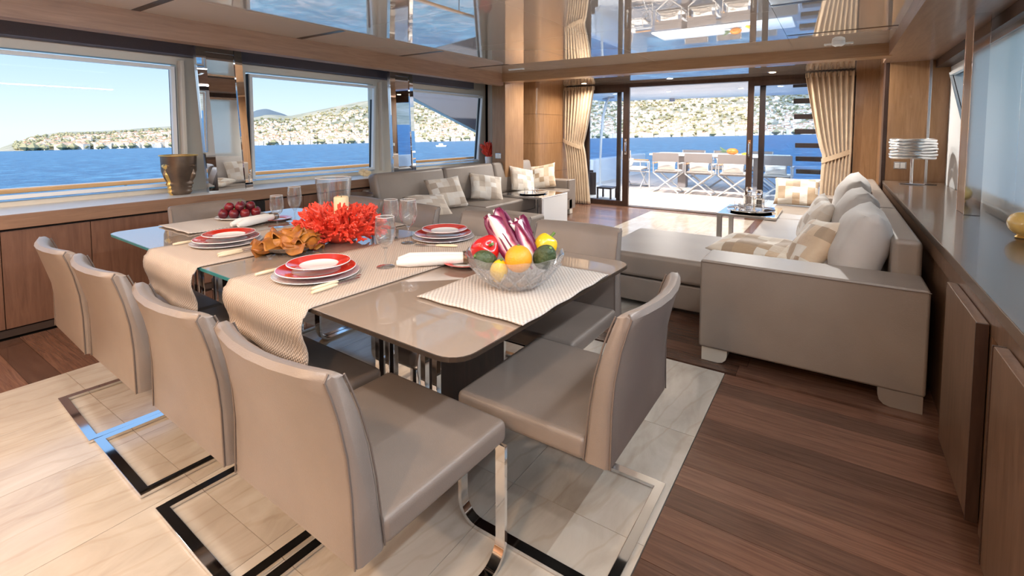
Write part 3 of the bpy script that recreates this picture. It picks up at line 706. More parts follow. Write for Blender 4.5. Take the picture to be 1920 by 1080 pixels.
# napkins on little plates
def napkin(label, a, b, px, py, plab):
    p = thing('side_plate', plab, 'plate', (px, py, ZT+.0075))
    MB().lathe([(.0, .0), (.06, 0), (.066, .004), (.0, .003)], 30).build('white_centre', M['porcelain'], p, smooth=40)
    MB().lathe([(.064, .004), (.098, .013), (.1, .0145), (.097, .015), (.062, .007), (.064, .004)], 36, cap=False).build('red_rim', M['red'], p, smooth=40)
    d = Vector((b[0]-a[0], b[1]-a[1], 0)); L = d.length; ang = math.atan2(d.y, d.x)
    n = thing('napkin', label, 'napkin', (a[0], a[1], ZT+.030), ang)
    for q, (dy, dz) in enumerate(((-.022, 0), (.022, .006))):
        m = MB().tube([(.0, dy*1.4, -.004), (.05*L/.33, dy*1.3, .002), (.2*L/.33, dy, .004), (.29*L/.33, dy, .006), (L, dy, .006)], [.012, .026, .024, .019, .020], 12)
        m.build('linen_roll', M['napkin'], n, smooth=True)
        MB().tube([(L*.86, dy, .006+dz*0), (L*.97, dy, .006)], .0225, 14, cap=False).build('napkin_ring', M['bronze'], n, smooth=True, solid=.002)
napkin('two white napkins rolled in bronze rings beside the bowl of fruit', (-1.62, 1.50), (-1.36, 1.72), -1.38, 1.685, 'small red plate under the napkins beside the bowl of fruit')
napkin('two white napkins rolled in bronze rings near the plums', (-3.10, 1.53), (-3.16, 1.83), -3.15, 1.83, 'small red plate under the napkins near the plums')
# coral centrepiece
cc = (-2.27, 1.69)
cor = thing('coral_bowl', 'red coral centrepiece bowl in the middle of the table', 'centrepiece', (cc[0], cc[1], ZT))
MB().lathe([(.0, 0), (.06, 0), (.11, .03), (.15, .085), (.142, .086), (.10, .038), (.0, .012)], 28).build('bowl', M['coral'], cor, smooth=40)
rc_ = random.Random(11)
meshes = []
for vnt in range(6):
    m = MB(); L = rc_.uniform(.075, .11)
    def br(p, d, L, r, dep):
        pts = [p]; q = Vector(p); dd = Vector(d)
        for i in range(3):
            dd = (dd+Vector((rc_.uniform(-.3, .3), rc_.uniform(-.3, .3), rc_.uniform(-.05, .25)))).normalized(); q = q+dd*L/3; pts.append(tuple(q))
            if dep and i < 2 or (dep > 1 and i == 2):
                for s in range(2 if dep > 1 else 1):
                    e_ = (dd+Vector((rc_.uniform(-1, 1), rc_.uniform(-1, 1), rc_.uniform(-.2, .7)))).normalized(); br(tuple(q), e_, L*.5, r*.72, dep-1)
        m.tube(pts, [r, r*.92, r*.85, r*.55], 6)
    br((0, 0, 0), (0, 0, 1), L, .0105, 2); me = m.mesh('coral_branch', smooth=True); me.materials.append(M['coral']); meshes.append(me)
nb = 0
for ring, (rr0, zz, tilt, cnt) in enumerate(((.150, .075, 66, 22), (.135, .085, 45, 20), (.115, .085, 28, 16), (.085, .06, 15, 9), (.135, .05, 84, 18))):
    for i in range(cnt):
        a = 2*math.pi*(i+.5*(ring % 2))/cnt+rc_.uniform(-.1, .1); ti = R_(tilt+rc_.uniform(-10, 10)); s = rc_.uniform(.85, 1.25)
        d = Vector((math.sin(ti)*math.cos(a), math.sin(ti)*math.sin(a), math.cos(ti)))
        o = piece('coral_branch', meshes[nb % 6], cor, (rr0*math.cos(a)*.8, rr0*math.sin(a)*.8, zz*.9), sc=(s, s, s)); nb += 1
        o.rotation_mode = 'QUATERNION'; o.rotation_quaternion = d.to_track_quat('Z', 'Y')
cn = thing('candle', 'ivory pillar candle standing inside the red coral', 'candle', (cc[0]-.02, cc[1]+.02, ZT+.035))
MB().lathe([(.0, 0), (.04, 0), (.04, .205), (.036, .210), (.012, .203), (.0, .202)], 26).build('wax', M['candle'], cn, smooth=40)
MB().tube([(0, 0, .202), (.002, 0, .215)], .0018, 6).build('wick', M['black'], cn)
hu = thing('hurricane_vase', 'tall clear hurricane glass behind the coral', 'vase', (-2.70, 1.96, ZT+.008))
MB().lathe([(.0, 0), (.085, 0), (.088, .01), (.095, .12), (.112, .30), (.109, .30), (.092, .12), (.084, .014), (.0, .012)], 36, cap=False).build('glass_body', M['glass'], hu, smooth=True)
MB().tube([(.1105*math.cos(a), .1105*math.sin(a), .30) for a in [2*math.pi*i/36 for i in range(36)]], .0022, 5, closed=True).build('rim', M['porcelain'], hu, smooth=True)  # white ring stands for the glint along the glass edge
# dish of dried slices
dx, dy_ = -2.29, 1.40
MB_ = MB().lathe([(.0, 0), (.06, 0), (.12, .02), (.16, .045), (.157, .048), (.115, .026), (.0, .006)], 32)
o = MB_.build('glass_dish', M['glass'], smooth=40); o.location = (dx, dy_, ZT); tag(o, 'shallow clear glass dish holding dried orange slices', 'dish')
rs = random.Random(5)
dms = []
for q in range(4):
    ph = rs.uniform(0, 6); lw = rs.uniform(.03, .042); ll = rs.uniform(.06, .085)
    m = MB().grid(lambda u, v: ((u-.5)*2*lw*(.55+.45*math.sin(math.pi*v)), (v-.5)*2*ll, .016*math.sin(u*math.pi*1.6+ph)+.013*math.sin(v*7+ph)+.022*(1-abs(2*u-1))), 8, 12)
    me = m.mesh('dried_slice', smooth=True); me.materials.append(M['dried']); dms.append(me)
for i in range(18):
    a = rs.uniform(0, 6.28); rad = .105*math.sqrt(rs.random()); zz = ZT+.040+.055*(1-rad/.105)*rs.uniform(.4, 1)
    o = bpy.data.objects.new('dried_slice', dms[i % 4]); COL.objects.link(o); o.location = (dx+rad*math.cos(a), dy_+rad*math.sin(a), zz); o.rotation_euler = (rs.uniform(-.5, .5), rs.uniform(-.6, .6), rs.uniform(0, 6.28))
    md = o.modifiers.new('solid', 'SOLIDIFY'); md.thickness = .004
    tag(o, 'curled dried orange slice in the shallow glass dish', 'dried fruit', 'dried slices in the dish')
# plums
o = MB().lathe([(.0, 0), (.09, 0), (.15, .016), (.155, .018), (.153, .021), (.088, .006), (.0, .005)], 32, sy=.8).build('fruit_plate', M['porcelain'], smooth=40)
o.location = (-3.40, 1.72, ZT+.0075); o.rotation_euler = (0, 0, R_(60)); tag(o, 'oval pale plate holding dark red plums', 'plate')
pl_m = MB().ball((0, 0, 0), (.031, .031, .033), 16, 12, lambda p, a, t: p*(1-.07*math.exp(-((a-math.pi)/.25)**2)-.12*math.exp(-((math.pi-t)/.3)**2))).mesh('plum', smooth=True); pl_m.materials.append(M['plum'])
st_m = MB().tube([(0, 0, .026), (.003, 0, .04)], .002, 5).mesh('stalk'); st_m.materials.append(M['stem'])
spots = [(-.10, -.03), (-.10, .035), (-.035, -.06), (-.035, .005), (-.035, .068), (.03, -.058), (.03, .008), (.03, .07), (.095, -.03), (.095, .035)]
for i, (a, b) in enumerate(spots+[(-.065, .0), (.0, -.025), (.0, .04), (.062, .005)]):
    up = i >= len(spots); ca, sa = math.cos(R_(60)), math.sin(R_(60))
    t = thing('plum', ('dark red plum on top of the heap on the oval plate' if up else 'dark red plum in the bottom layer on the oval plate'), 'plum', (-3.40+a*ca-b*sa, 1.72+a*sa+b*ca, ZT+.0075+(.085 if up else .043)), rs.uniform(0, 6), ('plums on top of the heap' if up else 'plums in the bottom layer'))
    piece('skin', pl_m, t); piece('stalk', st_m, t)
# fruit bowl
bx, by, bz = -1.03, 1.56, ZT+.009
fb = thing('fruit_bowl', 'large cut glass bowl of fruit and vegetables on the placemat', 'bowl', (bx, by, bz))
n = 24; loops = []
for r, z_ in ((.0005, 0), (.085, 0), (.10, .012), (.135, .045), (.175, .095), (.192, .128), (.186, .130), (.168, .098), (.127, .052), (.092, .020), (.0005, .012)):
    loops.append([((r*(1+.022*(k % 2)))*math.cos(2*math.pi*k/n), (r*(1+.022*(k % 2)))*math.sin(2*math.pi*k/n), z_+(.006*(k % 2) if z_ > .12 else 0)) for k in range(n)])
MB().loft(loops).build('glass_body', M['cut'], fb)
for k in range(32):
    sg = 1 if k % 2 else -1; a = 2*math.pi*(k//2)/16
    MB().tube([(.100*math.cos(a), .100*math.sin(a), .010), (.142*math.cos(a+sg*.2), .142*math.sin(a+sg*.2), .045), (.183*math.cos(a+sg*.4), .183*math.sin(a+sg*.4), .093)], .0034, 5).build('cut_ridge', M['cut'], fb, smooth=True)
def fruit(name, label, cat, loc, mesh_fn, m, rot=(0, 0, 0), stem=None):
    t = thing(name, label, cat, loc); t.rotation_euler = rot
    mesh_fn(MB()).build('skin', m, t, smooth=True)
    if stem: MB().tube(stem, .006, 7).build('stem', M['stem'], t, smooth=True)
    return t
def pep(sx, sz): 
    return lambda b: b.ball((0, 0, 0), (sx, sx, sz), 24, 14, lambda p, a, t: Vector((p.x*(1+.10*math.cos(3*a)), p.y*(1+.10*math.cos(3*a)), p.z-.28*math.exp(-((math.pi-t)/.5)**2)*1.0)))
fruit('red_pepper', 'glossy red pepper at the left of the fruit bowl', 'pepper', (bx-.105, by-.045, bz+.135), pep(.056, .075), M['redpep'], (R_(30), R_(55), 0), [(0, 0, .05), (.005, 0, .085)])
fruit('yellow_pepper', 'yellow pepper at the back right of the fruit bowl', 'pepper', (bx+.075, by+.105, bz+.145), pep(.045, .055), M['yellow'], (R_(-30), R_(25), 0), [(0, 0, .038), (.003, 0, .065)])
fruit('lemon', 'yellow lemon low in front of the orange in the glass bowl', 'lemon', (bx-.005, by-.10, bz+.078), lambda b: b.ball((0, 0, 0), (.034, .034, .050), 18, 12, lambda p, a, t: Vector((p.x*(1-.25*abs(p.z)**3), p.y*(1-.25*abs(p.z)**3), p.z))), M['yellow'], (R_(10), R_(20), 0), [(0, 0, .045), (0, 0, .054)])
fruit('orange', 'large bright orange in front of the radicchio', 'orange', (bx+.058, by-.062, bz+.125), lambda b: b.ball((0, 0, 0), .051, 24, 16), M['orange'], (0, 0, 0), [(0, 0, .047), (0, 0, .053)])
fruit('avocado', 'dark green avocado at the right rim of the glass bowl', 'avocado', (bx+.128, by+.015, bz+.128), lambda b: b.ball((0, 0, 0), (.043, .043, .055), 20, 14, lambda p, a, t: Vector((p.x*(1-.18*p.z), p.y*(1-.18*p.z), p.z))), M['avo'], (R_(20), R_(40), 0), [(0, 0, .05), (0, 0, .058)])
fruit('avocado', 'dark green avocado at the left front of the glass bowl', 'avocado', (bx-.075, by-.095, bz+.110), lambda b: b.ball((0, 0, 0), (.038, .038, .05), 20, 14, lambda p, a, t: Vector((p.x*(1-.18*p.z), p.y*(1-.18*p.z), p.z))), M['avo'], (R_(60), R_(-30), 0), [(0, 0, .046), (0, 0, .053)])
# radicchio: each leaf white rib with purple blade
def rad_mat():
    m, t, b = newmat('radicchio_leaf'); tcn = N(t, 'ShaderNodeTexCoord'); se = N(t, 'ShaderNodeSeparateXYZ'); t.links.new(tcn.outputs['UV'], se.inputs[0])
    a = N(t, 'ShaderNodeMath', operation='SUBTRACT'); a.inputs[1].default_value = .5; t.links.new(se.outputs['X'], a.inputs[0]); ab = N(t, 'ShaderNodeMath', operation='ABSOLUTE'); t.links.new(a.outputs[0], ab.inputs[0])
    v = N(t, 'ShaderNodeMath', operation='MULTIPLY'); v.inputs[1].default_value = .17; t.links.new(se.outputs['Y'], v.inputs[0]); s = N(t, 'ShaderNodeMath', operation='ADD'); t.links.new(ab.outputs[0], s.inputs[0]); t.links.new(v.outputs[0], s.inputs[1])
    n = N(t, 'ShaderNodeTexNoise', Scale=30, Detail=4); t.links.new(tcn.outputs['Object'], n.inputs['Vector']); nm = N(t, 'ShaderNodeMath', operation='MULTIPLY_ADD'); nm.inputs[1].default_value = .14; t.links.new(n.outputs['Fac'], nm.inputs[0]); t.links.new(s.outputs[0], nm.inputs[2])
    c = ramp(t, [(.42, (.86, .82, .80)), (.48, (.55, .16, .28)), (.54, (.17, .008, .05))]); t.links.new(nm.outputs[0], c.inputs[0]); t.links.new(c.outputs[0], b.inputs['Base Color']); b.inputs['Roughness'].default_value = .4; return m
M['rad'] = rad_mat()
def leaf(L, w, curl, cup):
    m = MB(); nu, nv = 10, 16
    def f(u, v):
        x = (u-.5)*2; ww = w*(.42+.58*math.sin(math.pi*min(1, .12+v*.80)))*(1 if v < .85 else math.sqrt(max(.02, 1-((v-.85)/.155)**2)))
        return (x*ww, cup*(1-x*x)*w*1.1-curl*v*v*v*.06+(.012*math.sin(u*9+v*4) if v > .6 else 0)*v*.4, v*L)
    m.grid(f, nu, nv); me = m.mesh('leaf', smooth=True); me.materials.append(M['rad']); uv = me.uv_layers.new(name='UVMap')
    for p in me.polygons:
        for li in p.loop_indices:
            vi = me.loops[li].vertex_index; uv.data[li].uv = ((vi % (nu+1))/nu, (vi//(nu+1))/nv)
    return me
def radicchio(label, loc, rot, L, w, nl):
    t = thing('radicchio', label, 'radicchio', loc); t.rotation_euler = rot
    for i in range(nl):
        a = 2*math.pi*i/nl; me = leaf(L*(1 if i % 2 else .93), w, .5 if i % 2 else -.3, .5)
        o = piece('leaf', me, t, (.014*math.sin(-a)*-1, .014*math.cos(a)*1, 0), (0, 0, a)); md = o.modifiers.new('solid', 'SOLIDIFY'); md.thickness = .003
    for i in range(3):
        me = leaf(L*.9, w*.7, .2, .5); o = piece('leaf', me, t, (0, 0, 0), (0, 0, i*2.1+.5)); md = o.modifiers.new('solid', 'SOLIDIFY'); md.thickness = .003
radicchio('larger purple and white radicchio leaning left out of the fruit bowl', (bx+.045, by+.0, bz+.075), (R_(-12), R_(-36), R_(20)), .255, .045, 8)
radicchio('smaller purple and white radicchio behind the orange', (bx+.075, by+.045, bz+.075), (R_(-8), R_(-26), R_(30)), .205, .033, 6)

# ================================================================== cushions
def pillow_mesh(name, w, h, t, m, seed=0, n=18, pinch=.12, wr=.012):
    r = random.Random(seed); ph = [r.uniform(0, 6) for _ in range(6)]; b = MB(); top = []; 
    def P(u, v, s):
        x = 2*u-1; y = 2*v-1
        k = (max(0, 1-abs(x)**2.6)*max(0, 1-abs(y)**2.6))**.42
        px = x*w/2*(1-pinch*(1-abs(y)**2)*abs(x)**3*.6); py = y*h/2*(1-pinch*(1-abs(x)**2)*abs(y)**3*.6)
        wob = wr*k*(math.sin(x*5+ph[0]+y*2)+math.sin(y*6+ph[1]-x*3))*.5
        return (px, py, s*t/2*k+wob)
    for s in (1, -1): b.grid(lambda u, v: P(u, v, s), n, n)
    me = b.mesh(name, smooth=True)
    bm = bmesh.new(); bm.from_mesh(me); bmesh.ops.remove_doubles(bm, verts=bm.verts[:], dist=.0008); bmesh.ops.recalc_face_normals(bm, faces=bm.faces[:]); bm.to_mesh(me); bm.free()
    me.polygons.foreach_set('use_smooth', [True]*len(me.polygons))
    me.materials.append(m); return me
def cushion(label, loc, rot, w, h, t, m, seed, name='cushion'):
    o = bpy.data.objects.new(name, pillow_mesh(name, w, h, t, m, seed)); COL.objects.link(o); o.location = loc
    # rot = (lean, yaw, roll): pillow stands with its face normal towards yaw, leaned back
    lean, yaw, roll = [R_(a) for a in rot]
    o.rotation_euler = (Matrix.Rotation(yaw, 3, 'Z') @ Matrix.Rotation(math.pi/2-lean, 3, 'X') @ Matrix.Rotation(roll, 3, 'Z')).to_euler()
    return tag(o, label, 'cushion')

# ================================================================== right sofa
rs_ = thing('sofa', 'taupe leather sofa against the starboard counter with a square near arm', 'sofa', (-.12, 5.1, 0))
def lb(name, x0, x1, y0, y1, z0, z1, bev=.02, m='leather_s', parent=rs_, off=(-.12, 5.1)):
    return MB().box(x0-off[0], x1-off[0], y0-off[1], y1-off[1], z0, z1).build(name, M[m], parent, bev, 3)
a_ = lb('armrest', -.645, .395, 2.96, 3.27, .085, .607, .016)
MB().tube([(-.645+.12+.008, 2.958-5.1, .597), (.395+.12, 2.958-5.1, .597)], .0025, 6).build('seam', M['piping'], a_)
lb('base', -.60, .27, 3.27, 7.25, .085, .25, .01)
for i in range(3): lb('seat_cushion', -.63, .16, 3.285+i*1.32, 3.285+(i+1)*1.32-.008, .25, .425, .03)
for i in range(3): lb('backrest', .265, .395, 3.27+i*1.33, 3.27+(i+1)*1.33-.006, .25, .785, .03)
lb('armrest', -.63, .395, 7.25, 7.5, .085, .53, .02)
def foot(x0, x1, y0, y1, ci, parent=rs_, off=(-.12, 5.1)):
    # block with a rounded inner corner
    x0 -= off[0]; x1 -= off[0]; y0 -= off[1]; y1 -= off[1]; r = .05
    if ci > 0: poly = [(x0, .0015), (x1-r, .0015)]+[(x1-r+r*math.sin(R_(a)), .0015+r-r*math.cos(R_(a))) for a in (30, 60, 90)]+[(x1, .088), (x0, .088)]
    else: poly = [(x1, .088), (x0, .088)]+[(x0+r-r*math.sin(R_(a)), .0015+r-r*math.cos(R_(a))) for a in (90, 60, 30)]+[(x0+r, .0015), (x1, .0015)]
    MB().prism(poly, 'y', y0, y1).build('foot', M['cream'] if ci > 0 else M['leather_s'], parent)
foot(-.63, -.49, 2.98, 3.12, 1); foot(.21, .385, 2.965, 3.12, -1); foot(-.60, -.46, 7.32, 7.45, 1); foot(.25, .385, 7.32, 7.45, -1)
oc = thing('chaise_ottoman', 'taupe leather chaise section in front of the starboard sofa', 'ottoman', (-1.11, 4.1, 0))
lb('base', -1.56, -.66, 3.60, 4.58, .05, .232, .01, parent=oc, off=(-1.11, 4.1)); lb('seat_cushion', -1.575, -.645, 3.585, 4.60, .240, .425, .035, parent=oc, off=(-1.11, 4.1))
for x_ in (-1.5, -.72):
    for y_ in (3.68, 4.5): MB().box(x_+1.11-.04, x_+1.11+.04, y_-4.1-.04, y_-4.1+.04, .0015, .05).build('foot', M['darkwood'], oc)
# back pillows on the right sofa
cushion('plump silver grey back pillow nearest the square arm', (.135, 3.62, .655), (14, -90, 0), .66, .52, .27, M['greyfab'], 21, 'back_pillow')
cushion('plump silver grey back pillow in the middle of the starboard sofa', (.125, 4.55, .665), (14, -90, 2), .82, .52, .28, M['greyfab'], 22, 'back_pillow')
cushion('plump silver grey back pillow at the aft end of the starboard sofa', (.120, 5.55, .68), (14, -90, -2), .86, .55, .28, M['greyfab'], 23, 'back_pillow')
cushion('patchwork silk cushion leaning on the nearest grey back pillow', (-.115, 3.72, .605), (30, -72, 8), .42, .40, .15, M['patch'], 31)
cushion('patchwork silk cushion leaning on the middle grey back pillow', (-.13, 4.62, .625), (24, -80, -5), .50, .44, .15, M['patch_w'], 32)
cushion('long patchwork silk cushion lying flat behind the square arm', (-.45, 3.98, .49), (80, -20, 0), .66, .38, .13, M['patch'], 33)
cushion('patchwork silk cushion propped at the aft end of the starboard sofa', (-.40, 7.03, .60), (22, 0, 0), .50, .36, .14, M['patch'], 34)

# ================================================================== left sofa
ls = thing('sofa', 'long taupe leather corner sofa under the port windows', 'sofa', (-4.0, 5.4, 0)); LO = (-4.0, 5.4)
kw = dict(parent=ls, off=LO)
lb('base', -4.40, -3.60, 3.62, 7.18, .085, .25, .01, **kw)
for a, b in ((4.76, 5.95), (5.96, 7.05)): lb('seat_cushion', -4.30, -3.57, a, b, .25, .425, .03, **kw)
lb('chaise_base', -3.60, -2.75, 3.66, 4.74, .05, .24, .01, **kw)
lb('chaise_cushion', -4.30, -2.72, 3.64, 4.75, .245, .425, .035, **kw)
lb('back_frame', -4.455, -4.36, 3.60, 7.16, .085, .70, .02, **kw)
lb('armrest', -4.42, -3.64, 7.06, 7.30, .085, .56, .02, **kw)
lb('arm_front', -3.64, -3.60, 7.065, 7.295, .085, .565, .012, m='leather_s', **kw)
for x_, y_ in ((-3.66, 7.16), (-4.35, 7.16), (-2.83, 3.74), (-2.83, 4.66), (-4.35, 3.72)):
    MB().box(x_+4.0-.05, x_+4.0+.05, y_-5.4-.05, y_-5.4+.05, .0015, .086).build('foot', M['cream'], ls, .006)
for i, (a, b) in enumerate(((3.62, 4.76), (4.77, 5.86), (5.87, 6.93))):
    me = MB().box(-.075, .075, -(b-a)/2, (b-a)/2, -.24, .24).mesh('back_cushion', .05, 4); me.materials.append(M['leather_s'])
    piece('back_cushion', me, ls, (-4.275-LO[0], (a+b)/2-LO[1], .645), (0, R_(-13), 0))
cushion('pale patchwork cushion lying low at the forward end of the port sofa', (-3.86, 4.05, .50), (62, 60, 0), .50, .42, .14, M['patch_w'], 41)
cushion('pale patchwork cushion leaning on the first port back cushion', (-3.98, 4.50, .60), (35, 66, 4), .48, .44, .14, M['patch_w'], 42)
cushion('pale patchwork cushion leaning on the second port back cushion', (-4.0, 5.35, .585), (38, 62, -12), .48, .42, .14, M['patch_w'], 43)
cushion('pale patchwork cushion on its corner at the aft end of the port sofa', (-4.03, 6.32, .61), (30, 70, -14), .44, .42, .13, M['patch_w'], 44)
cushion('tan patchwork cushion propped against the port sofa arm', (-4.0, 6.90, .615), (22, 8, 12), .44, .42, .13, M['patch'], 45)

# ================================================================== side tables
def ctable(label, x0, x1, y0, y1, zt, side):
    t = thing('side_table', label, 'table', ((x0+x1)/2, (y0+y1)/2, .0015)); hx, hy = (x1-x0)/2, (y1-y0)/2
    MB().box(-hx, hx, -hy, hy, zt-.022, zt-.0015).build('top', M['mirror'], t, .003)
    MB().box(-hx-.004, hx+.004, -hy-.012, -hy, zt-.03, zt-.0015).build('edge_strip', M['steel'], t, .002)
    s = side
    if s > 0:
        MB().box(hx-.025, hx, -hy+.05, hy, 0, zt-.024).build('side_panel', M['gel'], t, .003)
        MB().box(hx-.03, hx+.004, -hy, -hy+.045, 0, zt-.024).build('leg', M['steel'], t, .003)
        MB().box(hx-.10, hx-.07, -hy, -hy+.03, .12, zt-.024).build('leg', M['steel'], t, .003)
        MB().box(hx-.10, hx, -hy, -hy+.03, .10, .12).build('brace', M['steel'], t)
    else:
        for y_ in (-hy, hy-.05): MB().box(-hx, -hx+.05, y_, y_+.05, 0, zt-.024).build('leg', M['steel'], t, .003)
        MB().box(-hx, -hx+.05, -hy+.05, hy-.05, 0, .03).build('brace', M['steel'], t, .003)
    return t
ctable('mirrored side table reaching over the port sofa seat', -3.98, -3.30, 5.66, 6.42, .458, 1)
ctable('mirrored side table reaching over the starboard sofa seat', -1.08, -.50, 5.70, 6.48, .458, -1)
# tray with crystal (right)
tr = thing('silver_tray', 'oval silver tray on the starboard side table', 'tray', (-.79, 6.08, .4595))
MB().lathe([(.0, 0), (.20, 0), (.235, .015), (.24, .016), (.235, .019), (.198, .005), (.0, .005)], 40, sx=1.05, sy=1.25).build('dish', M['chrome'], tr, smooth=40)
for s in (-1, 1): MB().tube([(-.10, s*.27, .016), (-.08, s*.32, .03), (.08, s*.32, .03), (.10, s*.27, .016)], .006, 7).build('handle', M['chrome'], tr, smooth=True)
zt = .4655
de = thing('decanter', 'square crystal decanter with faceted stopper on the silver tray', 'decanter', (-.70, 6.0, zt))
MB().box(-.05, .05, -.05, .05, 0, .15).build('body', M['glassthick'], de, .012, 1)
MB().lathe([(.022, .15), (.02, .175), (.03, .18), (.03, .185)], 12).build('neck', M['glassthick'], de)
MB().box(-.032, .032, -.032, .032, .186, .245).build('stopper', M['glassthick'], de, .014, 1)
for k in range(4):
    for q in (-.028, 0, .028):
        a = k*math.pi/2; c_, s_ = math.cos(a), math.sin(a)
        MB().box(-.004, .004, .0495, .053, .01, .13).xf(Matrix.Rotation(a, 4, 'Z') @ Matrix.Translation((q, 0, 0))).build('cut_ridge', M['glass'], de)
de2 = dup(de, (-.83, 6.22, zt), R_(20), 'second square crystal decanter behind the first on the silver tray')
def tumbler(label, x, y, z0, h=.085, r=.036, group='crystal tumblers'):
    t = thing('tumbler', label, 'glass', (x, y, z0), 0, group)
    n = 16; loops = [[(r_*(1+.05*(k % 2))*math.cos(2*math.pi*k/n), r_*(1+.05*(k % 2))*math.sin(2*math.pi*k/n), z_) for k in range(n)] for r_, z_ in ((.0005, 0), (r*.85, 0), (r*.9, h*.3), (r, h), (r*.92, h), (r*.8, h*.25), (.0005, h*.2))]
    MB().loft(loops).build('body', M['glassthick'], t)
    MB().tube([(r*.97*math.cos(a), r*.97*math.sin(a), h) for a in [2*math.pi*i/20 for i in range(20)]], .0016, 5, closed=True).build('rim', M['glass'], t)
tumbler('cut crystal tumbler at the near left of the silver tray', -.86, 5.93, zt)
tumbler('cut crystal tumbler in the middle of the silver tray', -.79, 5.86, zt)
tumbler('cut crystal tumbler at the far left of the silver tray', -.93, 6.08, zt)
tr2 = thing('silver_tray', 'small silver tray with glasses on the port side table', 'tray', (-3.66, 6.02, .4595))
MB().lathe([(.0, 0), (.17, 0), (.20, .012), (.198, .016), (.168, .005), (.0, .005)], 36, sy=1.3).build('dish', M['chrome'], tr2, smooth=40)
tumbler('small tumbler at the left on the port side tray', -3.73, 5.95, zt, .07, .03, 'port tray tumblers')
tumbler('small tumbler at the right on the port side tray', -3.60, 6.02, zt, .07, .03, 'port tray tumblers')
tumbler('small tumbler at the back on the port side tray', -3.70, 6.12, zt, .07, .03, 'port tray tumblers')

# ================================================================== ornaments
# bronze face pot
pt = thing('face_pot', 'bronze pot shaped like a sculpted face on the port sideboard', 'pot', (-4.70, 1.875, .8175), R_(-20))
def facefn(p, a, z_):
    # a: angle, z_: 0..1 height; face looks towards angle 0 and another towards 2.2
    r = .074+.055*z_**.8
    for a0 in (-.9, .9):
        d = (a-a0+math.pi) % (2*math.pi)-math.pi
        r += .040*math.exp(-(d/.13)**2)*math.exp(-((z_-.50)/.17)**2)           # nose
        r += .018*math.exp(-(d/.55)**2)*math.exp(-((z_-.74)/.06)**2)           # brow
        r -= .026*(math.exp(-((d-.34)/.17)**2)+math.exp(-((d+.34)/.17)**2))*math.exp(-((z_-.62)/.055)**2)   # eyes
        r += .022*math.exp(-(d/.28)**2)*math.exp(-((z_-.28)/.04)**2)+.020*math.exp(-(d/.25)**2)*math.exp(-((z_-.19)/.035)**2)  # lips
        r += .024*math.exp(-(d/.3)**2)*math.exp(-((z_-.08)/.06)**2)            # chin
    return r
nz, na = 44, 96; loops = []
for i in range(nz+1):
    z_ = i/nz; loops.append([(facefn(None, 2*math.pi*k/na, z_)*math.cos(2*math.pi*k/na), facefn(None, 2*math.pi*k/na, z_)*math.sin(2*math.pi*k/na), z_*.335) for k in range(na)])
for r_, z_ in ((.132, .335), (.128, .20), (.07, .03)): loops.append([(r_*math.cos(2*math.pi*k/na), r_*math.sin(2*math.pi*k/na), z_) for k in range(na)])
MB().loft(loops).build('body', M['bronze'], pt, smooth=50)
MB().tube([(.139*math.cos(a), .139*math.sin(a), .336) for a in [2*math.pi*i/48 for i in range(48)]], .005, 8, closed=True).build('rim', M['gold'], pt, smooth=True)
# gilded edge: strip of the same relief on the window side
gl = [[(facefn(None, a, i/nz)*1.012*math.cos(a), facefn(None, a, i/nz)*1.012*math.sin(a), i/nz*.333) for a in [-1.95+.125*k for k in range(11)]] for i in range(nz+1)]
MB().add([p for l in gl for p in l], [(i*11+k, i*11+k+1, (i+1)*11+k+1, (i+1)*11+k) for i in range(nz) for k in range(10)]).build('gilding', M['gold'], pt, smooth=True)
# small coral in white vase
vs = thing('coral_vase', 'small red coral in a white vase on the sideboard by the aft window', 'vase', (-4.66, 6.30, .8175))
MB().lathe([(.0, 0), (.055, 0), (.06, .02), (.062, .13), (.058, .135), (.055, .13), (.0, .06)], 24).build('vase_body', M['porcelain'], vs, smooth=40)
for i in range(24):
    a = i*2.4; ti = R_(8+62*((i*.618) % 1)); d = Vector((math.sin(ti)*math.cos(a), math.sin(ti)*math.sin(a), math.cos(ti)))
    o = piece('coral_branch', meshes[i % 6], vs, (.02*math.cos(a), .02*math.sin(a), .13), sc=(1.7, 1.7, 1.7)); o.rotation_mode = 'QUATERNION'; o.rotation_quaternion = d.to_track_quat('Z', 'Y')
# cream ornament
orn = thing('sea_sponge', 'small cream sponge ornament on the sideboard behind the port sofa', 'ornament', (-4.62, 3.80, .8175))
rr_ = random.Random(9)
for i in range(9):
    MB().ball((rr_.uniform(-.05, .05), rr_.uniform(-.06, .06), .03+rr_.uniform(0, .05)), rr_.uniform(.022, .034), 10, 8).build('lobe', M['candle'], orn, smooth=True)
# round leather bin
bn = thing('leather_bin', 'round dark brown leather bin between the sideboard and the port sofa', 'bin', (-4.14, 3.28, .0015))
MB().lathe([(.0, 0), (.17, 0), (.175, .02), (.175, .70), (.165, .71), (.158, .70), (.158, .10), (.0, .09)], 32).build('body', M['brownleather'], bn, smooth=40)
MB().lathe([(.176, .655), (.179, .66), (.179, .69), (.176, .695)], 32, cap=False).build('band', M['darkwood'], bn, smooth=40)
